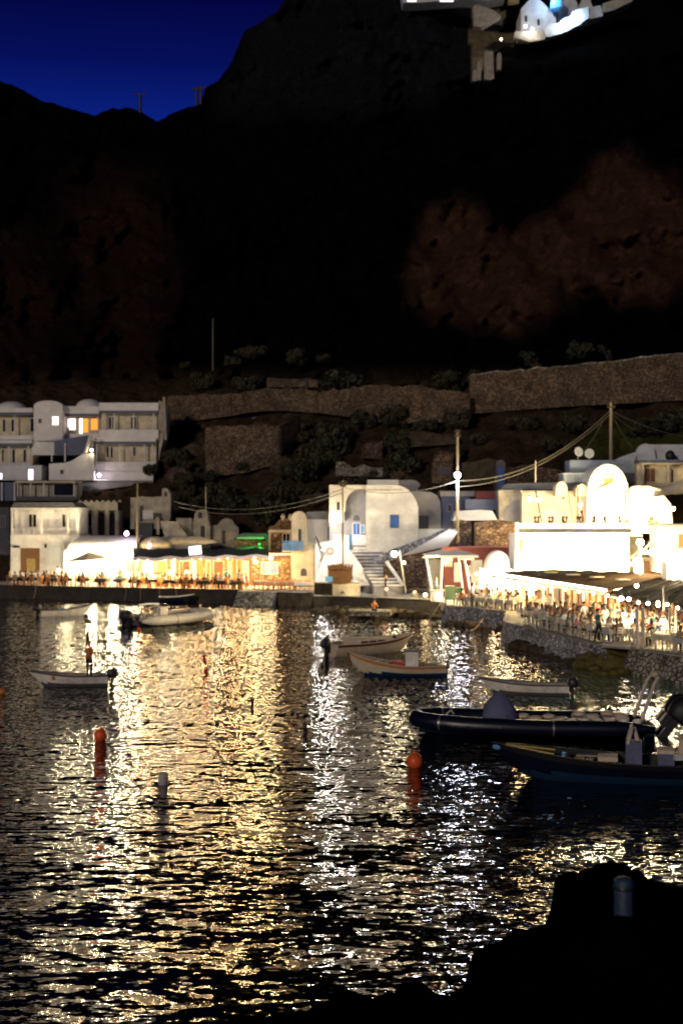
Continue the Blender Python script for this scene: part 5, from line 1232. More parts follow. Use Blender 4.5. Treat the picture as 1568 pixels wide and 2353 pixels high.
for i, u in enumerate((86, 292, 325, 368, 405)):
    p = G(u, 1350, QZ); dd = lin([(0,181.5),(553,170.5)], u); b = MB(); x = X(u,dd)
    b.tube([(x, dd-.55, QZ+.1), (x-.1+.05*i, dd-.62, .9), (x-.25+.1*i, dd-.75, .1)], .045, 5); tag(b.build('mooring_rope', M['pole']), f'{ORD[i]} thin rope from the left hanging down the dark left quay wall', 'rope', 'ropes on the left quay wall')

# ================================================================== SHRUBS
def leafmesh(name, n, seed, size=.16, squash=.8):
    r_ = random.Random(seed); b = MB(); lobes = [(Vector((r_.uniform(-.9,.9), r_.uniform(-.6,.6), r_.uniform(-.25,.4))), r_.uniform(.25,.55)) for _ in range(11)]
    for _ in range(n):
        c, r = r_.choice(lobes); dv = Vector((r_.gauss(0,1), r_.gauss(0,1), r_.gauss(0,1))).normalized(); p = c + dv*r*r_.uniform(.6,1.05)
        p.z = max(p.z, -.5)
        a = Vector((r_.gauss(0,1), r_.gauss(0,1), r_.gauss(0,1))).normalized(); q = dv.cross(a).normalized(); s_ = size*r_.uniform(.5,1.2)
        b.add([p-q*s_, p+a*s_*.5, p+q*s_, p-a*s_*.5], [(0,1,2,3)])
    return b
lm = [leafmesh('f', 1500, 3), leafmesh('f', 1300, 5), leafmesh('f', 1400, 9)]
fol = []
for i, b in enumerate(lm):
    me = b.build('foliage', M['leaf2'] if i != 1 else M['leaf']); d_ = me.data; bpy.data.objects.remove(me); fol.append(d_)
sb = MB()
for k in range(7):
    a = 2*PI*k/7; sb.tube([(0,0,-.4), (.15*math.cos(a), .15*math.sin(a), .1), (.5*math.cos(a), .45*math.sin(a), .55)], [.05,.04,.015], 5)
me = sb.build('stem', M['stem']); stem_d = me.data; bpy.data.objects.remove(me)
bg_ = random.Random(77)
BUSH = [(792,870,46,1,'large round olive bush on top of the reddish road wall'),(1022,868,40,0,'wide dim bush behind the road wall in the middle right'),(566,880,34,0,'bush on the path left of the dark pole'),(612,1165,46,1,'large dim olive bush below the squared retaining wall'),(430,1095,34,0,'bush on the slope just right of the hotel'),(498,1125,42,0,'dark bush under the left end of the squared retaining wall'),(395,1045,30,0,'bush against the hotel end wall'),(440,1160,28,1,'bush behind the ruined chapel'),(700,1120,36,2,'dim bush above the round gable house'),(720,1060,40,2,'dim bush right of the squared retaining wall'),(836,960,30,1,'small bush below the reddish road wall'),(912,1010,34,1,'bush at the right end of the broken terrace wall'),(978,975,30,1,'bush beneath the long road wall'),(1100,1000,26,2,'low bush above the narrow slope walls'),(1336,800,28,1,'small plant tuft on top of the tall road wall'),(1382,812,24,1,'smaller plant tuft right of the first on the road wall'),(1475,975,38,1,'green bush on the lit slope beyond the tallest pole'),(1545,960,42,1,'broad green bush at the upper right edge'),(1260,1010,30,2,'dark bush under the wires left of the dishes'),(470,870,34,2,'low scrub left of the thin faint mast'),(640,1010,26,2,'scrub just above the squared retaining wall'),(540,1060,24,2,'scrub hanging over the squared retaining wall'),(350,1075,20,0,'small shrub at the right corner of the hotel plinth'),(760,1000,50,1,'large spreading bush above the crumbled pale wall, upper one'),(720,1040,46,0,'large dark bush left of the crumbled pale wall'),(690,1075,40,1,'wide bush under the right corner of the squared retaining wall'),(820,1110,34,0,'dark bush directly behind the vaulted house roof'),(650,1130,44,0,'broad bush above the blue balcony house'),(540,1150,36,1,'bush behind the two little gabled fronts'),(930,1060,38,1,'bush right of the crumbled pale wall'),(905,950,40,0,'large bush hanging below the reddish road wall'),(1050,960,36,0,'dark bush under the joint of the two road walls'),(1200,960,40,2,'dim bush below the tall road wall, left'),(1320,965,34,1,'dim bush below the tall road wall, right'),(865,1085,26,2,'scrub at the foot of the crumbled pale wall')]
for q_ in range(22):
    BUSH.append((bg_.uniform(385,1060), bg_.uniform(985,1150), bg_.uniform(12,26), bg_.choice([0,1,2]), f'{ORD[q_]} small scrub clump scattered on the dim slope behind the village'))
for q_ in range(10):
    BUSH.append((bg_.uniform(400,1560), bg_.uniform(800,872), bg_.uniform(14,28), bg_.choice([0,1,2]), f'{ORD[q_]} low scrub clump on the dark slope above the road wall'))
for i, (u, v, rad, k, lab) in enumerate(BUSH):
    d_ = tdepth(u, v+rad*.5) - 1.5
    r_ = rad/S*d_; T = thing('shrub', lab, 'bush', W(u, v+rad*.25, d_), i*1.3, 'shrubs on the slope'); T.scale = (r_*.95, r_*.95, r_*(.8+.12*(i % 4)))
    for nm, dt in (('foliage', fol[k]), ('stem', stem_d)):
        o = bpy.data.objects.new(nm, dt); COL.objects.link(o); o.parent = T
# green lit grass at right slope is part of the hills; potted plants:
def potted(name, label, P, h, w_, kind):
    T = thing(name, label, 'potted plant', P)
    b = MB(); b.lathe((0,0,0), [(0.001,0),(w_*.6,0),(w_*.9,w_*1.3),(w_*.98,w_*1.3),(w_*.98,w_*1.5),(w_*.8,w_*1.45),(0.001,w_*1.4)], 14); part(T, 'pot', b, M['terracotta'], local=True)
    b = MB(); r_ = random.Random(4)
    b.tube([(0,0,w_*1.3),(0,0,h*.6)], .04, 5)
    for _ in range(700):
        if kind == 'cypress': z = r_.uniform(w_*1.5, h); q = w_*.9*math.sin(PI*min(1,(z-w_*1.3)/(h-w_*1.3)*.9+.08))
        else: z = r_.uniform(h*.45, h); q = w_*1.5*math.sqrt(max(.05, 1-((z/h-.75)/.3)**2))
        a = r_.uniform(0, 2*PI); q *= r_.uniform(.5,1); p = Vector((q*math.cos(a), q*math.sin(a), z)); t1 = Vector((r_.gauss(0,1), r_.gauss(0,1), r_.gauss(0,1))).normalized(); t2 = t1.cross(Vector((.3,.2,1))).normalized(); s_ = .09*r_.uniform(.6,1.3)
        b.add([p-t1*s_, p+t2*s_*.5, p+t1*s_, p-t2*s_*.5], [(0,1,2,3)])
    part(T, 'leaves', b, M['leafb'], local=True)
potted('potted_cypress', 'small clipped cypress in an orange pot at the quay edge', G(988,1375,QZ), 1.85, .28, 'cypress')
potted('potted_olive_tree', 'green potted tree between two bulbs on the right upper terrace', W(1499,1232,153), 2.1, .42, 'olive')

# ================================================================== FURNITURE
def tbl(name, label, cloth_m, leg_m, w_=.8, l_=.8, group=None, cat='table', skirt=.24):
    T = thing(name, label, cat, group=group)
    b = MB(); b.cbox((0,0,.73), (l_,w_,.04)); part(T, 'tabletop', b, leg_m, local=True)
    for sx in (-1,1):
        for sy in (-1,1): b = MB(); b.cbox((sx*(l_/2-.06), sy*(w_/2-.06), .355), (.06,.06,.71)); part(T, 'leg', b, leg_m, local=True)
    b = MB(); b.cbox((0,0,.757), (l_+.06,w_+.06,.008)); 
    for s_ in (-1,1): b.cbox((0, s_*(w_/2+.03), .75-skirt/2), (l_+.06,.008,skirt)); b.cbox((s_*(l_/2+.03), 0, .75-skirt/2), (.008,w_+.05,skirt))
    part(T, 'cloth', b, cloth_m, local=True)
    return T
def chr_(name, label, m1, m2, group=None):
    T = thing(name, label, 'chair', group=group)     # faces +y
    b = MB(); b.cbox((0,0,.45), (.44,.42,.035)); part(T, 'seat', b, m2, local=True)
    b = MB()
    for z in (.62,.75,.88): b.cbox((0,-.21-(z-.45)*.12,z), (.40,.025,.06))
    for s_ in (-1,1): b.tube([(s_*.2,-.2,.46),(s_*.2,-.27,.95)], .02, 5)
    part(T, 'backrest', b, m1, local=True)
    for sx in (-1,1):
        for sy in (-1,1): b = MB(); b.tube([(sx*.2,sy*.18,0),(sx*.19,sy*.17,.44)], .02, 5); part(T, 'leg', b, m1, local=True)
    return T
def settree(o, loc, rz, label, group=None, scale=None):
    o.location = loc; o.rotation_euler = (0,0,rz); o['label'] = label
    if group: o['group'] = group
    return o
class Pool:
    def __init__(s, proto): s.p = proto; s.used = False
    def get(s):
        if not s.used: s.used = True; return s.p
        return copy_tree(s.p)
P_tblL = Pool(tbl('taverna_table', 't', M['clothd'], M['orange']))
P_tblY = Pool(tbl('taverna_table', 't', M['canvas'], M['orange'], 1.0, 1.3))
P_chrL = Pool(chr_('taverna_chair', 'c', M['orange'], M['orange']))
P_tblW = Pool(tbl('terrace_table', 't', M['cloth'], M['chairw']))
P_chrW = Pool(chr_('terrace_chair', 'c', M['chairw'], M['chairw']))

# ---- people
def skin_person(name, joints, edges, radii, root, cols):
    """joints: dict name->(x,y,z); one continuous skinned body with fingers"""
    names = list(joints); idx = {n: i for i, n in enumerate(names)}
    me = bpy.data.meshes.new(name); me.from_pydata([joints[n] for n in names], [(idx[a], idx[b]) for a, b in edges], [])
    o = bpy.data.objects.new(name, me); COL.objects.link(o)
    md = o.modifiers.new('skin', 'SKIN'); sv = me.skin_vertices[0].data
    for n in names: r = radii[n]; sv[idx[n]].radius = (r, r) if not isinstance(r, tuple) else r
    for v in sv: v.use_root = False
    sv[idx[root]].use_root = True
    sb_ = o.modifiers.new('sub', 'SUBSURF'); sb_.levels = 1; sb_.render_levels = 1
    dg = bpy.context.evaluated_depsgraph_get(); ev = o.evaluated_get(dg); m2 = bpy.data.meshes.new_from_object(ev)
    bpy.data.objects.remove(o)
    for m_ in (M['skin'], M['shirt'], M['trouser']): m2.materials.append(m_)
    for p in m2.polygons:
        c = p.center; best = None
        for a, b_ in edges:
            A = Vector(joints[a]); B = Vector(joints[b_]); ab = B-A; t = max(0, min(1, (c-A).dot(ab)/max(1e-9, ab.length_squared))); dd = (c-(A+ab*t)).length
            if best is None or dd < best[0]: best = (dd, a, b_)
        p.material_index = cols(best[1], best[2]); p.use_smooth = True
    return m2
def body(pose):
    J = {}; 
    sit = pose['sit']; hz = .50 if sit else .95; ln = pose.get('lean', .05)
    J['pel'] = (0,0,hz); J['waist'] = (0,ln*.4,hz+.17); J['chest'] = (0,ln,hz+.38); J['shb'] = (0,ln*1.1,hz+.49); J['neck'] = (0,ln*1.25,hz+.56)
    J['jaw'] = (0,ln*1.4+.03,hz+.63); J['head'] = (0,ln*1.4+.02,hz+.72); J['crown'] = (0,ln*1.4,hz+.80); J['nose'] = (0,ln*1.4+.125,hz+.70)
    E = [('pel','waist'),('waist','chest'),('chest','shb'),('shb','neck'),('neck','jaw'),('jaw','head'),('head','crown'),('head','nose')]
    Rr = dict(pel=(.15,.11), waist=(.135,.10), chest=(.155,.11), shb=(.12,.085), neck=.055, jaw=.075, head=.095, crown=.07, nose=.018)
    for s_, k in ((-1,'l'),(1,'r')):
        J['hip'+k] = (s_*.09,.0,hz-.03)
        if sit: J['knee'+k] = (s_*.12,.42,.50); J['ank'+k] = (s_*.12,.40,.09); J['toe'+k] = (s_*.13,.56,.04)
        else:
            st = pose.get('stride', .05)*s_; J['knee'+k] = (s_*.10,st+.02,.50); J['ank'+k] = (s_*.11,st*1.6-.02,.09); J['toe'+k] = (s_*.13,st*1.6+.13,.035)
        E += [('pel','hip'+k),('hip'+k,'knee'+k),('knee'+k,'ank'+k),('ank'+k,'toe'+k)]
        Rr.update({'hip'+k:.095,'knee'+k:.058,'ank'+k:.04,'toe'+k:.032})
        el, wr = pose['arm'+k]
        J['sh'+k] = (s_*.18,ln,hz+.47); J['el'+k] = (s_*el[0],el[1]+ln,hz+el[2]); J['wr'+k] = (s_*wr[0],wr[1]+ln,hz+wr[2])
        w_ = Vector(J['wr'+k]); dr = (w_-Vector(J['el'+k])).normalized(); pm = w_+dr*.07; J['palm'+k] = tuple(pm)
        side = dr.cross(Vector((0,0,1))); side = side.normalized() if side.length > .2 else Vector((1,0,0))
        E += [('shb','sh'+k),('sh'+k,'el'+k),('el'+k,'wr'+k),('wr'+k,'palm'+k)]; Rr.update({'sh'+k:.062,'el'+k:.042,'wr'+k:.028,'palm'+k:(.036,.018)})
        for fi, off in enumerate((-.03,-.01,.01,.03)):
            q = pm + side*off + dr*(.075 - abs(fi-1.4)*.009) + Vector((0,0,-.012)); J[f'f{fi}'+k] = tuple(q); E.append(('palm'+k, f'f{fi}'+k)); Rr[f'f{fi}'+k] = .009
        q = w_ + dr*.055 - side*s_*.055; J['th'+k] = tuple(q); E.append(('wr'+k,'th'+k)); Rr['th'+k] = .010
    def cols(a, b_):
        s2 = a+b_
        if any(x in s2 for x in ('neck','jaw','head','crown','nose','palm','wr','f0','f1','f2','f3','th')): return 0
        if any(x in s2 for x in ('hip','knee','ank','toe')): return 2
        return 1
    return skin_person('person_body', J, E, Rr, 'pel', cols), Vector(J['head'])
POSES = dict(
 sit1=dict(sit=True, lean=.10, arml=((.24,.14,.22),(.16,.34,.24)), armr=((.24,.16,.24),(.14,.36,.26))),
 sit2=dict(sit=True, lean=-.06, arml=((.25,.0,.20),(.20,.24,.14)), armr=((.25,.10,.26),(.06,.20,.48))),
 sit3=dict(sit=True, lean=.16, arml=((.23,.16,.25),(.10,.34,.30)), armr=((.26,.06,.20),(.24,.32,.20))),
 std1=dict(sit=False, lean=.02, stride=.06, arml=((.25,-.02,.18),(.25,.06,-.06)), armr=((.25,.02,.20),(.22,.22,.12))),
 std2=dict(sit=False, lean=.06, stride=.14, arml=((.26,.08,.20),(.16,.30,.18)), armr=((.26,-.06,.20),(.25,-.02,-.05))),
 std3=dict(sit=False, lean=-.02, stride=.03, arml=((.24,.04,.19),(.12,.22,.20)), armr=((.30,.12,.42),(.22,.20,.66))),
)
BODY = {k: body(p) for k, p in POSES.items()}
hb = MB(); hb.ball((0,-.012,.025), (.098,.112,.112), 12, 0, -20, 90); hb.ball((0,-.05,-.035), (.085,.065,.10), 10)
hs = hb.build('hair', M['hair']); HAIR_S = hs.data; bpy.data.objects.remove(hs)
hb = MB(); hb.ball((0,-.012,.028), (.102,.116,.116), 12, 0, -20, 90); hb.ball((0,-.075,-.11), (.095,.055,.20), 10)
hs = hb.build('hair', M['hair']); HAIR_L = hs.data; bpy.data.objects.remove(hs)
SH = [('white',(.75,.72,.68)),('navy',(.02,.03,.08)),('black',(.02,.02,.022)),('pale blue',(.25,.38,.52)),('beige',(.55,.42,.28)),('orange',(.6,.22,.06)),('teal',(.02,.28,.30)),('red',(.5,.03,.03)),('grey',(.22,.22,.23)),('cream',(.7,.6,.45)),('pink',(.6,.28,.26)),('brown',(.16,.08,.04))]
HC = [(.02,.014,.01),(.05,.028,.014),(.14,.08,.03),(.28,.18,.07),(.015,.013,.012)]
prs = random.Random(21); NPER = [0]
def person(pose, loc, rz, label_fn, group=None, shirt=None, hairlong=None, scale=1):
    me, hp = BODY[pose]; o = bpy.data.objects.new('person', me); COL.objects.link(o); o.location = loc; o.rotation_euler = (0,0,rz); o.scale = (scale,)*3
    nm, c = next(s_ for s_ in SH if s_[0] == shirt) if shirt else prs.choice(SH); o.color = (*c, 1)
    tag(o, label_fn(nm), 'person', group)
    hl = prs.random() < .45 if hairlong is None else hairlong
    h = bpy.data.objects.new('hair', HAIR_L if hl else HAIR_S); COL.objects.link(h); h.parent = o; h.location = hp; h.color = (*prs.choice(HC), 1)
    NPER[0] += 1; return o

# ---- left quay: front row and back row
fr = random.Random(31)
def leftset(i, u, off, row):
    dd = lin([(0,181.5),(553,170.5),(720,166)], u) + off; x = X(u, dd); n = ORD[i]
    t = P_tblL.get(); settree(t, (x, dd, QZ), fr.uniform(-.1,.1), f'{n} dark-clothed table from the left in the {row} row of the far quay', 'tables on the left quay')
    for s_, sn in ((-1,'near side'),(1,'far side')):
        if fr.random() < .35: continue
        c = P_chrL.get(); settree(c, (x+fr.uniform(-.1,.1), dd+s_*.68/K, QZ), 0 if s_ < 0 else PI, f'orange wooden chair, {sn} of {n} table, {row} row on far quay', 'orange chairs on the left quay')
        if fr.random() < .65: person(prs.choice(['sit1','sit2','sit3']), (x, dd+s_*.66/K, QZ), 0 if s_ < 0 else PI, lambda nm: f'diner in {nm} top, {sn} of {n} table, {row} row on far quay', 'diners on the left quay', prs.choice(['black','navy','brown','beige','orange','grey','teal','navy','white']))
    for s_, sn in ((-1,'left'),(1,'right')):
        c = P_chrL.get(); settree(c, (x+s_*.62/K, dd+fr.uniform(-.08,.08), QZ), -s_*-PI/2 + fr.uniform(-.2,.2), f'orange wooden chair, {sn} of {n} table, {row} row on far quay', 'orange chairs on the left quay')
        if fr.random() < (.78 if row == 'front' else .7):
            person(prs.choice(['sit1','sit2','sit3']), (x+s_*.60/K, dd, QZ), s_*PI/2, lambda nm: f'diner in {nm} top, {sn} of {n} table, {row} row on far quay', 'diners on the left quay', prs.choice(['black','navy','brown','beige','orange','grey','black','navy','white']) )
for i in range(14): leftset(i, 38+i*39, 1.1+fr.uniform(0,.5), 'front')
for i in range(12): leftset(i, 60+i*44, 4.2+fr.uniform(0,.6), 'back')
for i, u in enumerate((600, 632, 660, 694)):
    dd = lin([(553,170.5),(720,166)], u)+ (2.2 if i % 2 else 3.4); t = P_tblY.get(); settree(t, (X(u,dd), dd, QZ), 0, f'{ORD[i]} pale-clothed taverna table from the left near the round gable house', 'pale tables near the round gable house')
    for j, (ox, oy, rz) in enumerate(((-.4,-.75,0),(.4,-.75,0),(-.4,.75,PI),(.4,.75,PI),(-.95,0,-PI/2),(.95,0,PI/2))):
        if i == 3 and j in (0,1): continue
        c = P_chrL.get(); settree(c, (X(u,dd)+ox/K, dd+oy/K, QZ), rz, f'orange chair, {["front left","front right","back left","back right","left end","right end"][j]} of the {ORD[i]} pale-clothed table', 'orange chairs on the left quay')
for k, (u, off, po, sh_) in enumerate(((276,5.2,'std3','brown'),(316,6,'std1','orange'),(470,5.5,'std1','black'),(520,5.0,'std2','teal'),(548,2.2,'std1','white'),(566,6,'std2','beige'),(135,5,'std2','white'),(230,6,'std1','pale blue'),(390,6,'std2','cream'),(430,6.4,'std1','white'),(885,.0,'std1','black'))):
    dd = lin([(0,181.5),(553,170.5),(720,166)], u)+off if u < 700 else 157.8
    person(po, (X(u,dd), dd, QZ), prs.uniform(-2.5,2.5), lambda nm: (f'standing person in {nm} top, {ORD[k]} from the list of waiters on the far quay' if 0 else f'person in {nm} top standing {["in front of the picture panel","where barrel roof and canopy meet","below the glowing sign box","left of the green awning","in front of the last dark-clothed tables","by the green awning shop","near the cream parasol","before the bright taverna wall","before the canopy doors on the left","before the middle canopy doors","by the lantern at the steps"][k]}'), 'people standing on the quay', sh_)
# ---- right terrace rows
segs = [(X(1040,141.5),141.5),(X(1173,134),134)]
segs2 = [(X(1185,120),120),(X(1382,100.5),100.5)]
segs3 = [(X(1392,103),103),(X(1462,98.2),98.2),(X(1568,92.5),92.5),(30,86)]
def along(pts, n):
    L = [0]; 
    for a, c in zip(pts, pts[1:]): L.append(L[-1]+math.hypot(c[0]-a[0], c[1]-a[1]))
    out = []
    for i in range(n):
        s_ = L[-1]*(i+.5)/n; k = max(j for j in range(len(L)-1) if L[j] <= s_+1e-9); t = (s_-L[k])/(L[k+1]-L[k]); a, c = pts[k], pts[k+1]
        dx, dy = c[0]-a[0], c[1]-a[1]; l = math.hypot(dx, dy); out.append((a[0]+dx*t, a[1]+dy*t, dx/l, dy/l))
    return out
def terrset(i, x, y, tx, ty, off, row, dens, ns=2):
    nx, ny = -ty, tx
    if ny < 0 and nx < 0: nx, ny = -nx, -ny
    x += nx*off; y += ny*off; a = math.atan2(ty, tx)+fr.uniform(-.15,.15); n = ORD[i]
    t = P_tblW.get(); settree(t, (x, y, QZ), a, f'{n} white-clothed table from the left in the {row}', 'white tables on the terrace')
    ca, sa = math.cos(a), math.sin(a)
    spots = [(-.64,0,-PI/2,'left'),(.64,0,PI/2,'right'),(0,-.66,0,'near side'),(0,.66,PI,'far side')]
    for j, (lx, ly, rz, sn) in enumerate(spots):
        if j >= 2 and fr.random() < (.45 if ns == 2 else .2): continue
        px, py = x+(lx*ca-ly*sa)/K, y+(lx*sa+ly*ca)/K
        c = P_chrW.get(); settree(c, (px, py, QZ), a+rz, f'white chair, {sn} of {n} table, {row}', 'white chairs on the terrace')
        if fr.random() < dens:
            person(prs.choice(['sit1','sit2','sit3']), (px, py, QZ), a+rz, lambda nm: f'diner in {nm} top, {sn} of {n} table, {row}', 'diners on the terrace', prs.choice(['white','beige','pink','grey','cream','teal','black','brown','pale blue','red','white','orange','navy']), scale=1)
for row, pts, n, off, dens in (('front row by the cabinets', segs, 6, 1.1, .85), ('back row by the cabinets', [(p[0]+.6,p[1]) for p in segs], 6, 3.6, .9), ('front row above jutting wall', segs2, 11, 1.15, .88), ('second row above jutting wall', segs2, 11, 3.8, .92), ('third row under reed pergola', segs2, 10, 6.4, .9), ('fourth row under reed pergola', segs2, 9, 9.0, .9), ('front row by the timber deck', segs3, 8, 1.2, .45), ('second row under the dark pergola', segs3, 7, 4.0, .6), ('third row under the dark pergola', segs3, 6, 6.7, .7)):
    for i, (x, y, tx, ty) in enumerate(along(pts, n)): terrset(i, x, y, tx, ty, off, row, dens, 3 if 'third' in row or 'fourth' in row else 2)
for k, (u, dd, po, sh_, lab) in enumerate(((1083,139.5,'std1','pale blue','beside the white door frame'),(1120,139,'std2','beige','at the left end of the reed pergola'),(1095,142,'std3','white','near the maroon house wall'),(1265,122,'std1','white','at the left middle of the crowded terrace'),(1300,119,'std2','cream','in the thick of the crowded terrace'),(1340,111,'std1','white','with broad back near the end of the strip light'),(1388,107,'std1','beige','beyond the strip light end'),(1362,108,'std2','brown','between the rows below the strip light'),(1410,108,'std3','grey','where the two pergolas meet'),(1375,102.2,'std2','teal','at the corner of the jutting wall'),(1455,104,'std1','pale blue','beside the corner posts'),(1210,126,'std1','brown','behind the front row on the left'),(1000,151.5,'std1','pale blue','below the left white parasol'),(985,153,'std2','black','behind the counter near the sail awning'),(1545,108,'std1','brown','under the dark pergola at the right edge'))):
    person(po, (X(u,dd), dd, QZ), prs.uniform(-3,3), lambda nm: f'person in {nm} top standing {lab}', 'people standing on the terrace', sh_, scale=1)
# upper terrace diners
zt_ = Z(1222, 141)
tf = MB(); tf.box((X(1186,DT), DT+.66, Z(1226,DT)+.01), (X(1444,DT), DT+12, zt_+.0)); 
for i in range(7):
    u = 1216+i*32; dd = 152.2 + (i % 3)*1.0; t = P_tblW.get(); settree(t, (X(u,dd), dd, Z(1226,DT)+.01), 0, f'{ORD[i]} table from the left on the upper terrace behind the parapet', 'tables on the upper terrace')
    for s_, sn in ((-1,'left'),(1,'right')):
        c = P_chrW.get(); settree(c, (X(u,dd)+s_*.62/K, dd, Z(1226,DT)+.01), s_*PI/2, f'white chair, {sn} of the {ORD[i]} table on the upper terrace', 'chairs on the upper terrace')
        if fr.random() < .85: person(prs.choice(['sit1','sit2']), (X(u,dd)+s_*.6/K, dd, Z(1226,DT)+.01), s_*PI/2, lambda nm: f'diner in {nm} top, {sn} of the {ORD[i]} table on the upper terrace', 'diners on the upper terrace', prs.choice(['black','white','orange','brown','beige','red']))
person('std2', (X(1338,154.5), 154.5, Z(1226,DT)+.01), 1.2, lambda nm: 'person in orange top standing by the upright black mast on the upper terrace', None, 'orange')
# service counter near parasols
T = bld('service_counter', 'white covered service counter under the left parasol', 1000, 1370, 149.5, 'counter')
b = MB(); b.box((X(990,149.5), 149.2, QZ), (X(1016,149.5), 150.2, QZ+1.15)); part(T, 'cabinet', b, M['canvas_w']); b = MB(); b.box((X(986,149.5), 149.0, QZ+1.153), (X(1022,149.5), 150.4, QZ+1.2)); part(T, 'worktop', b, M['cream'])
# person sitting on landing slab
p_ = person('sit1', (X(858,147.6), 147.8, .17), PI+.3, lambda nm: f'person in {nm} top sitting at the edge of the low landing slab', None, 'orange')
# ================================================================== BOATS
def hull_parts(T, L, B, H, mat_out, mat_in, mat_rim=None, stern=.75, bow_rake=.35, sheer=.35, draft=.25, stripe=None, floor=.12, bot=None, full=.45):
    """open hull; bow at +x, origin at stern centre on the waterline"""
    NS, NP = 22, 8; out = []; inn = []
    for i in range(NS+1):
        t = i/NS
        if t < full: w_ = stern + (1-stern)*math.sin(t/full*PI/2)
        else: w_ = max(0, 1-((t-full)/(1-full))**2.3)
        hb_ = B/2*w_; gz = H + sheer*max(0, t-.25)**2*1.6 + .04*(1-t); kz = -draft + (draft+gz*.55)*max(0, (t-.72)/.28)**2.2
        ro = []; ri = []
        for side in (-1, 1):
            seq = range(NP, -1, -1) if side == -1 else range(1, NP+1)
            for j in seq:
                s_ = j/NP; y = hb_*(s_**.55) ; z = kz+(gz-kz)*(s_**1.5); x = t*L + bow_rake*(t**5)*(z-kz)/max(.1, gz-kz)
                ro.append(Vector((x, side*y, z)))
                k = max(0, hb_-.05); zi = max(z, floor) if s_ < 1 else z; ri.append(Vector((min(x, t*L+bow_rake*(t**5)*.9)-(.05 if i > NS-2 else 0), side*k*(s_**.55), zi if t < .97 else gz-.01)))
        out.append(ro); inn.append(ri)
    ob = MB(); 
    nc = len(out[0]); vs = [p for r in out for p in r]; fs = []; mi = []
    for i in range(NS):
        for j in range(nc-1):
            fs.append((i*nc+j, (i+1)*nc+j, (i+1)*nc+j+1, i*nc+j+1))
    ob.add(vs, fs, 0, True)
    if stripe is not None or bot is not None:
        for k, f in enumerate(fs):
            zc = sum(vs[q][2] for q in f)/4; j = k % (nc-1); jj = min(j, nc-2-j)
            if bot is not None and jj >= 3 and zc < H*.42: ob.m[k] = 2
            elif stripe is not None and jj == 0: ob.m[k] = 1
    ob.add(out[0], [list(range(nc))], 0)
    part(T, 'hull', ob, [mat_out, stripe or mat_out, bot or mat_out], local=True)
    ib = MB(); vs = [p for r in inn for p in r]; ib.add(vs, [(i*nc+j+1, (i+1)*nc+j+1, (i+1)*nc+j, i*nc+j) for i in range(NS) for j in range(nc-1)], 0, True)
    ib.add([p+Vector((.05,0,0)) for p in inn[0]], [list(range(nc-1, -1, -1))], 0)
    part(T, 'inner_lining', ib, mat_in, local=True)
    rb = MB(); rb.tube([r[0]+Vector((0,0,.01)) for r in out] + [r[-1]+Vector((0,0,.01)) for r in reversed(out[:-1])], .045, 6)
    rb.tube([out[0][0], out[0][-1]], .045, 6)
    part(T, 'gunwale', rb, mat_rim or mat_out, local=True)
    return out
def outboard(parent, loc, h=.9, m_='dmetal', rz=0, tilt=0):
    T = parent; Mx = Matrix.Translation(loc) @ Matrix.Rotation(rz, 4, 'Z') @ Matrix.Rotation(tilt, 4, 'Y'); s_ = h/.9
    def tr(b): b.v = [tuple(Mx @ (Vector(p)*s_)) for p in b.v]; return b
    b = MB(); b.lathe((-.22,0,.30), [(.001,0),(.20,.0),(.25,.08),(.27,.25),(.24,.42),(.15,.52),(.001,.55)], 12); b.v = [(p[0]*1.25, p[1]*.8, p[2]) for p in b.v]
    o = part(T, 'outboard_motor', tr(b), M[m_], local=True)
    b = MB(); b.cbox((-.24,0,0), (.16,.10,.75)); b.cbox((-.26,0,-.36), (.42,.05,.04)); b.tube([(-.46,0,-.52),(-.05,0,-.52)], .06, 8); b.cbox((-.06,0,.18), (.14,.24,.26)); part(o, 'drive_leg', tr(b), M['dmetal'], local=True)
    b = MB()
    for k in range(3): a = k*2*PI/3; b.cbox((-.50, .09*math.cos(a), -.52+.09*math.sin(a)), (.02,.10,.16), 0, 0, 0, a)
    part(o, 'propeller', tr(b), M['metal'], local=True)
cl_ = random.Random(9)
def clutter(T, pts):
    """rope coils, fish crates and fenders lying in a boat"""
    for (x, y, z) in pts:
        b = MB()
        for k in range(3): b.tube([(x+.22*math.cos(a*PI/5), y+.22*math.sin(a*PI/5), z+.05*k) for a in range(11)], .03, 5, 0, False)
        part(T, 'rope_coil', b, M['pole'], local=True)
        b = MB(); x2 = x+cl_.uniform(.35,.6); y2 = y+cl_.uniform(-.3,.3); b.cbox((x2,y2,z), (.42,.30,.06), 0, .3)
        for s_ in (-1,1): b.cbox((x2+.2*s_*math.cos(.3),y2+.2*s_*math.sin(.3),z+.12), (.03,.30,.2), 0, .3); b.cbox((x2-.14*s_*math.sin(.3),y2+.14*s_*math.cos(.3),z+.12), (.42,.03,.2), 0, .3)
        part(T, 'fish_crate', b, M[cl_.choice(['orange','cool','lblue','ochre'])], local=True)
def sub(T, name, mtl, *boxes, tubes=(), balls=()):
    b = MB()
    for c, s_ in boxes: b.cbox(c, s_)
    for pts, r in tubes: b.tube(pts, r, 8)
    for c, r in balls: b.ball(c, r, 10)
    return part(T, name, b, mtl, local=True)
def place(T, u, v, rz, z=0):
    p = G(u, v); T.location = (p.x, p.y, z); T.rotation_euler = (0,0,rz); return T
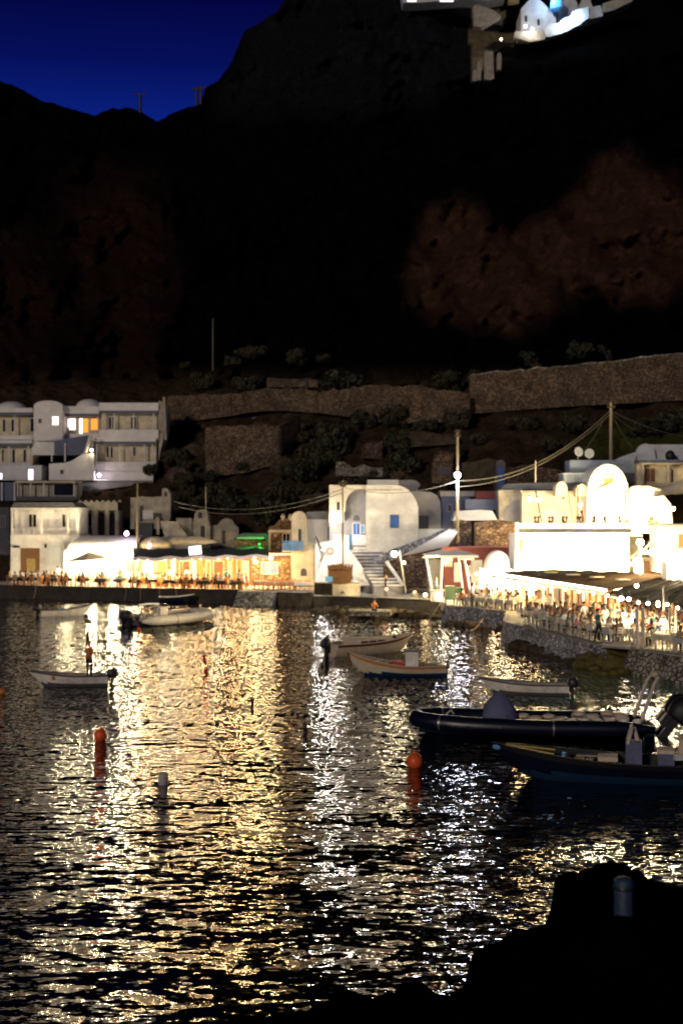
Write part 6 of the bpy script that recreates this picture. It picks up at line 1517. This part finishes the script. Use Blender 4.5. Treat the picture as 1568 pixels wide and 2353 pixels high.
# 1 small pale motorboat, far left
T = thing('motor_boat', 'small pale open motorboat with a black outboard below the left quay wall', 'boat')
hull_parts(T, 5.2, 1.9, .62, M['hullw'], M['deck'], M['slate'], stern=.85, sheer=.5, bow_rake=.5)
sub(T, 'thwart', M['seat'], ((1.2,0,.5),(.35,1.6,.06))); sub(T, 'thwart', M['seat'], ((2.9,0,.55),(.3,1.6,.06)))
sub(T, 'console', M['ochre'], ((2.0,0,.75),(.5,.5,.75))); sub(T, 'bow_rail', M['metal'], tubes=(([(3.8,-.7,.75),(4.2,-.55,1.1),(5.3,0,1.25),(4.2,.55,1.1),(3.8,.7,.75)],.03),))
outboard(T, (.05,0,.22), 1.15); clutter(T, ((2.5,.3,.55),(1.7,-.4,.6)))
place(T, 92, 1416, R(24))
# 2 big pale RIB
def rib(T, L, B, r, mt, deckm, hullm, lift=.52):
    pts = []; n = 26
    for i in range(n+1):
        t = i/n*2-1; a = abs(t); 
        if a > .42: x = L*.02 + (1-a)/.58*L*.62; y = B/2
        else: q = a/.42; x = L*.64 + L*.36*math.sqrt(max(0, 1-q*q))**.9; y = B/2*q**.8
        z = lift + .55*max(0, (x/L-.45))**1.5
        pts.append(Vector((x, y*(1 if t > 0 else -1), z)))
    rs = [r*.35, r*.8] + [r]*(n-3) + [r*.8, r*.35]
    b = MB(); b.tube(pts, rs, 14); o = part(T, 'inflatable_tube', b, mt, local=True)
    b = MB(); b.tube([p+Vector((0, r*.93*(1 if p.y > 0 else -1), -.02)) for p in pts[2:-2] if abs(p.y) > .2], .035, 6) if 0 else None
    for k in (5, 9, 17, 21):
        p = pts[k]; q = (pts[k+1]-pts[k-1]).normalized(); bb = MB(); bb.tube([p-q*.05, p+q*.05], r*1.03, 14); part(o, 'tube_band', bb, M['metal'] if mt != M['hullk'] else M['hullk'], local=True)
    rows = []
    for i in range(15):
        t = i/14; w_ = (B/2-r*.3)*(1 if t < .6 else math.sqrt(max(0, 1-((t-.6)/.4)**2))); x = t*(L-.25)+.1; kz = -.25+.55*max(0, t-.65)**1.3*2
        rows.append([Vector((x,-w_,.42+.1*t)), Vector((x,-w_*.6,.05+kz*.3+.1*t)), Vector((x,0,kz)), Vector((x,w_*.6,.05+kz*.3+.1*t)), Vector((x,w_,.42+.1*t))])
    b = MB(); b.grid(rows); part(T, 'hull', b, hullm, local=True)
    rows = []
    for i in range(15):
        t = i/14; w_ = (B/2-r*.5)*(1 if t < .6 else math.sqrt(max(0, 1-((t-.6)/.4)**2))); x = t*(L-.5)+.1; rows.append([Vector((x,-w_,.22+.12*t)), Vector((x,w_,.22+.12*t))])
    b = MB(); b.grid(rows); b.cbox((.12,0,.35), (.08,B-r*2,.5)); part(T, 'deck', b, deckm, local=True)
T = thing('inflatable_boat', 'large pale inflatable motorboat with stern frame and twin outboards at the left quay', 'boat')
rib(T, 9.8, 3.8, .50, M['tube'], M['slate'], M['hullw'])
sub(T, 'console', M['hullw'], ((4.0,0,.95),(.9,1.0,1.3))); sub(T, 'windscreen', M['glass'], ((4.45,0,1.75),(.05,.9,.35)))
sub(T, 'console_top', M['seat'], ((3.9,0,1.66),(1.5,1.3,.12)))
sub(T, 'helm_seat', M['seat'], ((2.9,0,.75),(.7,1.1,.6))); sub(T, 'stern_seat', M['seat'], ((1.3,0,.6),(.6,1.8,.35)))
sub(T, 'bow_cushion', M['seat'], ((5.4,0,.62),(.8,1.3,.45)))
sub(T, 'stern_frame', M['metal'], tubes=(([(.5,-1.3,.6),(.3,-1.2,2.0),(.3,1.2,2.0),(.5,1.3,.6)],.07),)); sub(T, 'roll_bar', M['metal'], tubes=(([(2.2,-1.1,.6),(2.9,-1.0,2.0),(2.9,1.0,2.0),(2.2,1.1,.6)],.07),))
sub(T, 'bimini_fabric', M['canvas_w'], tubes=(([(.32,-1.1,2.05),(1.5,-1.05,2.12),(2.88,-1.0,2.05)],.09),))
for y in (-.45, .45): outboard(T, (.05,y,.25), 1.3)
place(T, 296, 1438, R(47))
# 3 dark moored small boat behind
T = thing('moored_tender', 'dark blue tender lying against the left quay wall behind the pale inflatable', 'boat')
hull_parts(T, 3.8, 1.6, .8, M['hullb'], M['deck'], M['hullw'], stern=.8); sub(T, 'thwart', M['deck'], ((1.6,0,.55),(.3,1.3,.05))); place(T, 366, 1387, R(4))
# 4 skiff with the standing man
T = thing('fishing_skiff', 'small pale fishing skiff carrying a standing man in an orange vest', 'boat')
hull_parts(T, 4.5, 1.8, .62, M['hullw'], M['deck'], M['slate'], stern=.8, bot=M['slate'], sheer=.35, bow_rake=.45)
for x in (.9, 1.9, 3.0): sub(T, 'thwart', M['seat'], ((x,0,.46),(.28,1.45,.05)))
sub(T, 'tackle_box', M['canvas'], ((2.3,.2,.35),(.45,.35,.35))); sub(T, 'ice_box', M['hullw'], ((1.4,-.2,.35),(.5,.4,.35))); sub(T, 'bow_net', M['dmetal'], balls=(((3.7,0,.5),(.45,.4,.28)),((3.4,.15,.45),(.3,.3,.2))))
outboard(T, (.05,0,.15), 1.0); clutter(T, ((2.8,.3,.5),(3.3,-.2,.55)))
place(T, 249, 1574, R(186))
pm = G(205, 1577); person('std1', (pm.x, pm.y+.1, .40), R(200), lambda nm: 'man in an orange vest standing in the small fishing skiff', None, 'orange', False)
# 5 cream cabin boat
T = thing('cabin_boat', 'cream cabin boat with dark side windows and an outboard, middle of the bay', 'boat')
hull_parts(T, 7.9, 2.7, .90, M['hullc'], M['hullc'], M['seat'], stern=.85, sheer=.55, bow_rake=.6, stripe=M['hullred'], bot=M['hullc'])
b = MB(); rows = []
for i in range(12):
    t = i/11; x = 2.0+t*4.1; w_ = .95*(1 if t < .5 else math.sqrt(max(.02, 1-((t-.5)/.52)**2))); h_ = 1.35-.28*t
    rows.append([Vector((x,-w_,.7)), Vector((x,-w_*.9,h_-.12)), Vector((x,-w_*.6,h_)), Vector((x,w_*.6,h_)), Vector((x,w_*.9,h_-.12)), Vector((x,w_,.7))])
b.grid([[p for p in r] for r in rows], 0, False); b.add([tuple(p) for p in rows[0]], [[0,1,2,3,4,5]]); o = part(T, 'cabin', b, M['seat'], local=True)
for k in range(3): bb = MB(); bb.cbox((2.7+k*.85,-.93+.02*k,.98), (.68,.05,.2), 0, .02); bb.cbox((2.7+k*.85,.93-.02*k,.98), (.68,.05,.2)); part(o, 'side_window', bb, M['glass'], local=True)
bb = MB(); bb.cbox((1.98,0,1.0), (.03,.7,.5)); part(o, 'cabin_door', bb, M['hullc'], local=True)
sub(T, 'cockpit_seat', M['seat'], ((.6,0,.6),(.5,1.7,.25))); sub(T, 'bow_fitting', M['dmetal'], balls=(((6.5,0,1.15),(.2,.14,.14)),))
outboard(T, (.05,0,.22), 1.3); place(T, 756, 1508, R(38))
# 6 traditional boat
T = thing('traditional_boat', 'traditional wooden boat with a blue bow, small white wheelhouse and orange life ring', 'boat')
out = hull_parts(T, 6.3, 2.1, .62, M['hullc'], M['deck'], M['seat'], stern=.22, sheer=1.0, bow_rake=.25, stripe=M['orange'], bot=M['hulldb'], full=.5)
sub(T, 'stem_post', M['brown'], tubes=(([(6.3,0,.5),(6.6,0,1.5)],.07),)); sub(T, 'stern_post', M['hulldb'], tubes=(([(0,0,0),(-.12,0,1.05)],.08),))
o = sub(T, 'wheelhouse', M['hullw'], ((2.3,0,1.05),(.85,.9,1.15))); sub(T, 'wheelhouse_roof', M['bluegrey'], ((2.3,0,1.66),(1.05,1.1,.07)))
bb = MB(); bb.tube([(2.35+.24*math.cos(a*PI/6), -.50, 1.0+.24*math.sin(a*PI/6)) for a in range(13)], .06, 6, 0, False); part(o, 'life_ring', bb, M['buoy'], local=True)
bb = MB(); bb.ball((2.35,-.46,1.42), (.09,.03,.09), 8); part(o, 'porthole', bb, M['glass'], local=True)
sub(T, 'red_box', M['red'], ((3.25,0,.75),(.75,.6,.42))); sub(T, 'foredeck', M['seat'], ((4.6,0,.66),(1.4,1.2,.08)));  sub(T, 'net_pile', M['deck'], balls=(((1.0,0,.6),(.55,.5,.25)),((4.3,.1,.78),(.4,.4,.22))))
clutter(T, ((1.6,.3,.8),(3.9,-.2,.75),(5.0,.2,.85)))
place(T, 1024, 1552, R(176))
# 7 small white dinghy with outboard
T = thing('white_dinghy', 'long white open dinghy with black outboard floating in green water', 'boat')
hull_parts(T, 5.0, 1.8, .58, M['hullw'], M['deck'], M['slate'], stern=.85, bot=M['slate'], sheer=.35, bow_rake=.4)
for x in (1.0, 2.4, 3.6): sub(T, 'thwart', M['seat'], ((x,0,.46),(.3,1.4,.05)))
outboard(T, (.05,0,.15), .95); clutter(T, ((1.6,.2,.4),(3.0,-.2,.4)))
place(T, 1306, 1596, R(171))
# 8 big dark RIB with cone cover
T = thing('dark_inflatable_boat', 'very long dark navy inflatable with a pointed blue-grey console cover', 'boat')
Lb = 11.7
rib(T, Lb, 3.4, .40, M['hullb'], M['deck'], M['hulldb'])
b = MB(); rows = []
for i in range(9):
    t = i/8; r_ = [.86,.86,.84,.78,.66,.5,.32,.14,.03][i]; z = .35+1.75*[0,.2,.38,.52,.66,.78,.88,.96,1.0][i]
    rows.append([Vector((7.55+r_*math.cos(2*PI*k/16)*(1+.06*math.sin(k*2.1)), r_*.85*math.sin(2*PI*k/16)*(1+.05*math.cos(k*3)), z)) for k in range(17)])
b.grid(rows); part(T, 'console_cover', b, M['cover'], local=True)
for x, l_, z in ((6.1,.9,.72),(4.8,1.2,.70),(3.3,1.3,.84),(1.9,1.2,.88)): sub(T, 'seat', M['seat'], ((x,0,z-.1),(l_,1.6,.34)), balls=(((x-.3,.4,z+.1),(.36,.36,.14)),((x+.3,-.4,z+.1),(.36,.36,.14))))
for x, z in ((10.9,.95),(9.8,.8)): sub(T, 'tube_handle', M['seat'], tubes=(([(x,-.9,z),(x+.15,-1.0,z+.2),(x+.4,-.8,z)],.05),))
for k in range(7): sub(T, 'fender', M['hullw'], balls=(((1.0+k*.62,1.45,.86),(.24,.15,.15)),))
sub(T, 'roll_bar', M['seat'], tubes=(([(.8,-1.2,.7),(.15,-1.1,2.6),(-.05,-.9,2.9)],.09),([(.8,1.2,.7),(.15,1.1,2.6),(-.05,.9,2.9)],.09),([(-.05,-.9,2.9),(-.05,.9,2.9)],.09)), balls=(((-.05,0,3.0),(.25,.45,.18)),))
for y in (-.55, .55): outboard(T, (-.1,y,.6), 2.1, 'hullk', 0, R(-38))
place(T, 1500, 1688, R(176))
# 9 dark boat 2
T = thing('dark_speed_boat', 'dark blue open boat with yellow oars on its bow at the right edge', 'boat')
hull_parts(T, 11.2, 3.0, .95, M['hullb'], M['hullk'], M['hullk'], stern=.9, sheer=.75, bow_rake=.7, stripe=M['hullk'], bot=M['hulldb'])
sub(T, 'bow_cap', M['lblue'], balls=(((11.5,0,1.42),(.3,.22,.16)),))
for y0, y1 in ((-.15,-.95),(.0,.35)): sub(T, 'oar', M['yellow'], tubes=(([(11.1,y0,1.52),(8.6,y1,1.2)],.055),))
sub(T, 'blue_bottle', M['lblue'], tubes=(([(8.1,.3,.9),(8.1,.3,1.3)],.12),))
o = sub(T, 'console', M['cover'], ((4.6,0,1.2),(.8,1.0,1.4))); 
sub(o, 'windscreen_frame', M['seat'], tubes=(([(4.9,-.5,1.8),(4.7,-.4,2.5),(4.7,.4,2.5),(4.9,.5,1.8)],.10),([(4.4,0,1.9),(4.6,0,2.5)],.12)))
sub(o, 'steering_wheel', M['dmetal'], tubes=(([(4.1,.25*math.cos(a*PI/5),1.75+.25*math.sin(a*PI/5)) for a in range(11)],.03),))
sub(T, 'bench', M['seat'], ((5.9,-.6,.98),(1.0,1.2,.2))); sub(T, 'side_bench', M['deck'], ((6.6,-1.0,.98),(1.8,.4,.08))); sub(T, 'helm_seat', M['cover'], ((3.0,0,1.0),(.8,1.1,.8))); sub(T, 'seat_cushion', M['seat'], ((3.0,0,1.48),(.8,1.1,.16))); sub(T, 'grab_rail', M['seat'], tubes=(([(2.3,-.4,1.2),(2.2,-.4,2.0),(2.2,.4,2.0),(2.3,.4,1.2)],.12),))
sub(T, 'stern_locker', M['seat'], ((.9,0,1.0),(1.2,2.2,.5)))
outboard(T, (-.1,0,.8), 2.0, 'hullk')
clutter(T, ((7.2,.3,.75),(6.8,-.5,.8),(2.0,.5,1.2)))
place(T, 1668, 1802, R(169.5)); T.scale = (.80,.88,.88)

# ---- buoys and floats
def buoy(name, label, u, v, r, mt, kind='ball'):
    p = G(u, v); T = thing(name, label, 'buoy', (p.x, p.y, 0))
    b = MB()
    if kind == 'ball': b.ball((0,0,r*.72), r, 20)
    elif kind == 'can': b.lathe((0,0,0), [(.001,-.2),(r*.8,-.15),(r,.1),(r,r*1.9),(r*.8,r*2.4),(.001,r*2.5)], 16)
    else: b.lathe((0,0,0), [(.001,-.2),(r*.4,-.1),(r,.15),(r*.9,r*1.2),(r*.35,r*2.4),(.001,r*3)], 12)
    part(T, 'float', b, mt, local=True)
    b = MB(); b.tube([(0.11*math.cos(a*PI/4)*r*2, 0, r*(1.72 if kind == 'ball' else 2.5)+.11*math.sin(a*PI/4)) for a in range(5)], r*.05, 6); b.lathe((0,0,r*(1.64 if kind == 'ball' else 2.38)), [(r*.3,0),(r*.28,r*.1),(.001,r*.12)], 10); part(T, 'eye', b, M['dmetal'] if kind != 'ball' else mt, local=True)
    return T
buoy('orange_buoy', 'bright orange ball buoy on the left, below the fishing skiff', 231, 1700, .34, M['buoy'])
buoy('orange_buoy', 'bright orange ball buoy in front of the dark boats, middle right', 952, 1762, .36, M['buoy'])
buoy('white_buoy', 'small grey-white can buoy between the streaks of light', 375, 1802, .20, M['buoyw'], 'can')
buoy('dark_float', 'round dark float between the fishing skiff and the left quay', 202, 1466, .16, M['buoyd'])
buoy('red_float', 'upper of two tiny red floats right of the inflatable', 470, 1512, .16, M['buoyr'])
buoy('red_float', 'lower of two tiny red floats right of the inflatable', 474, 1542, .15, M['buoyr'])
buoy('red_float', 'tiny red float beside the stern of the pale inflatable', 319, 1448, .18, M['buoy'])
buoy('dark_float', 'upright dark float in the middle of the bay', 580, 1612, .12, M['buoyd'], 'spar')
buoy('dark_float', 'upright reddish-dark float left of the blue-white reflections', 701, 1672, .14, M['buoyd'], 'spar')
buoy('orange_float', 'small orange float at the left picture edge', 5, 1594, .2, M['orange'])

# ================================================================== layout units -> metres
REAL = ('person', 'taverna_chair', 'taverna_table', 'terrace_chair', 'terrace_table')
for o in list(SC.objects):
    if o.parent is None and o.type != 'CAMERA' and o.name != 'fill_sun':
        o.location = o.location * K
        if o.name.split('.')[0] not in REAL: o.scale = o.scale * K
for o in SC.objects:
    if o.parent is None and 'category' in o and 'kind' not in o: o['kind'] = 'thing'
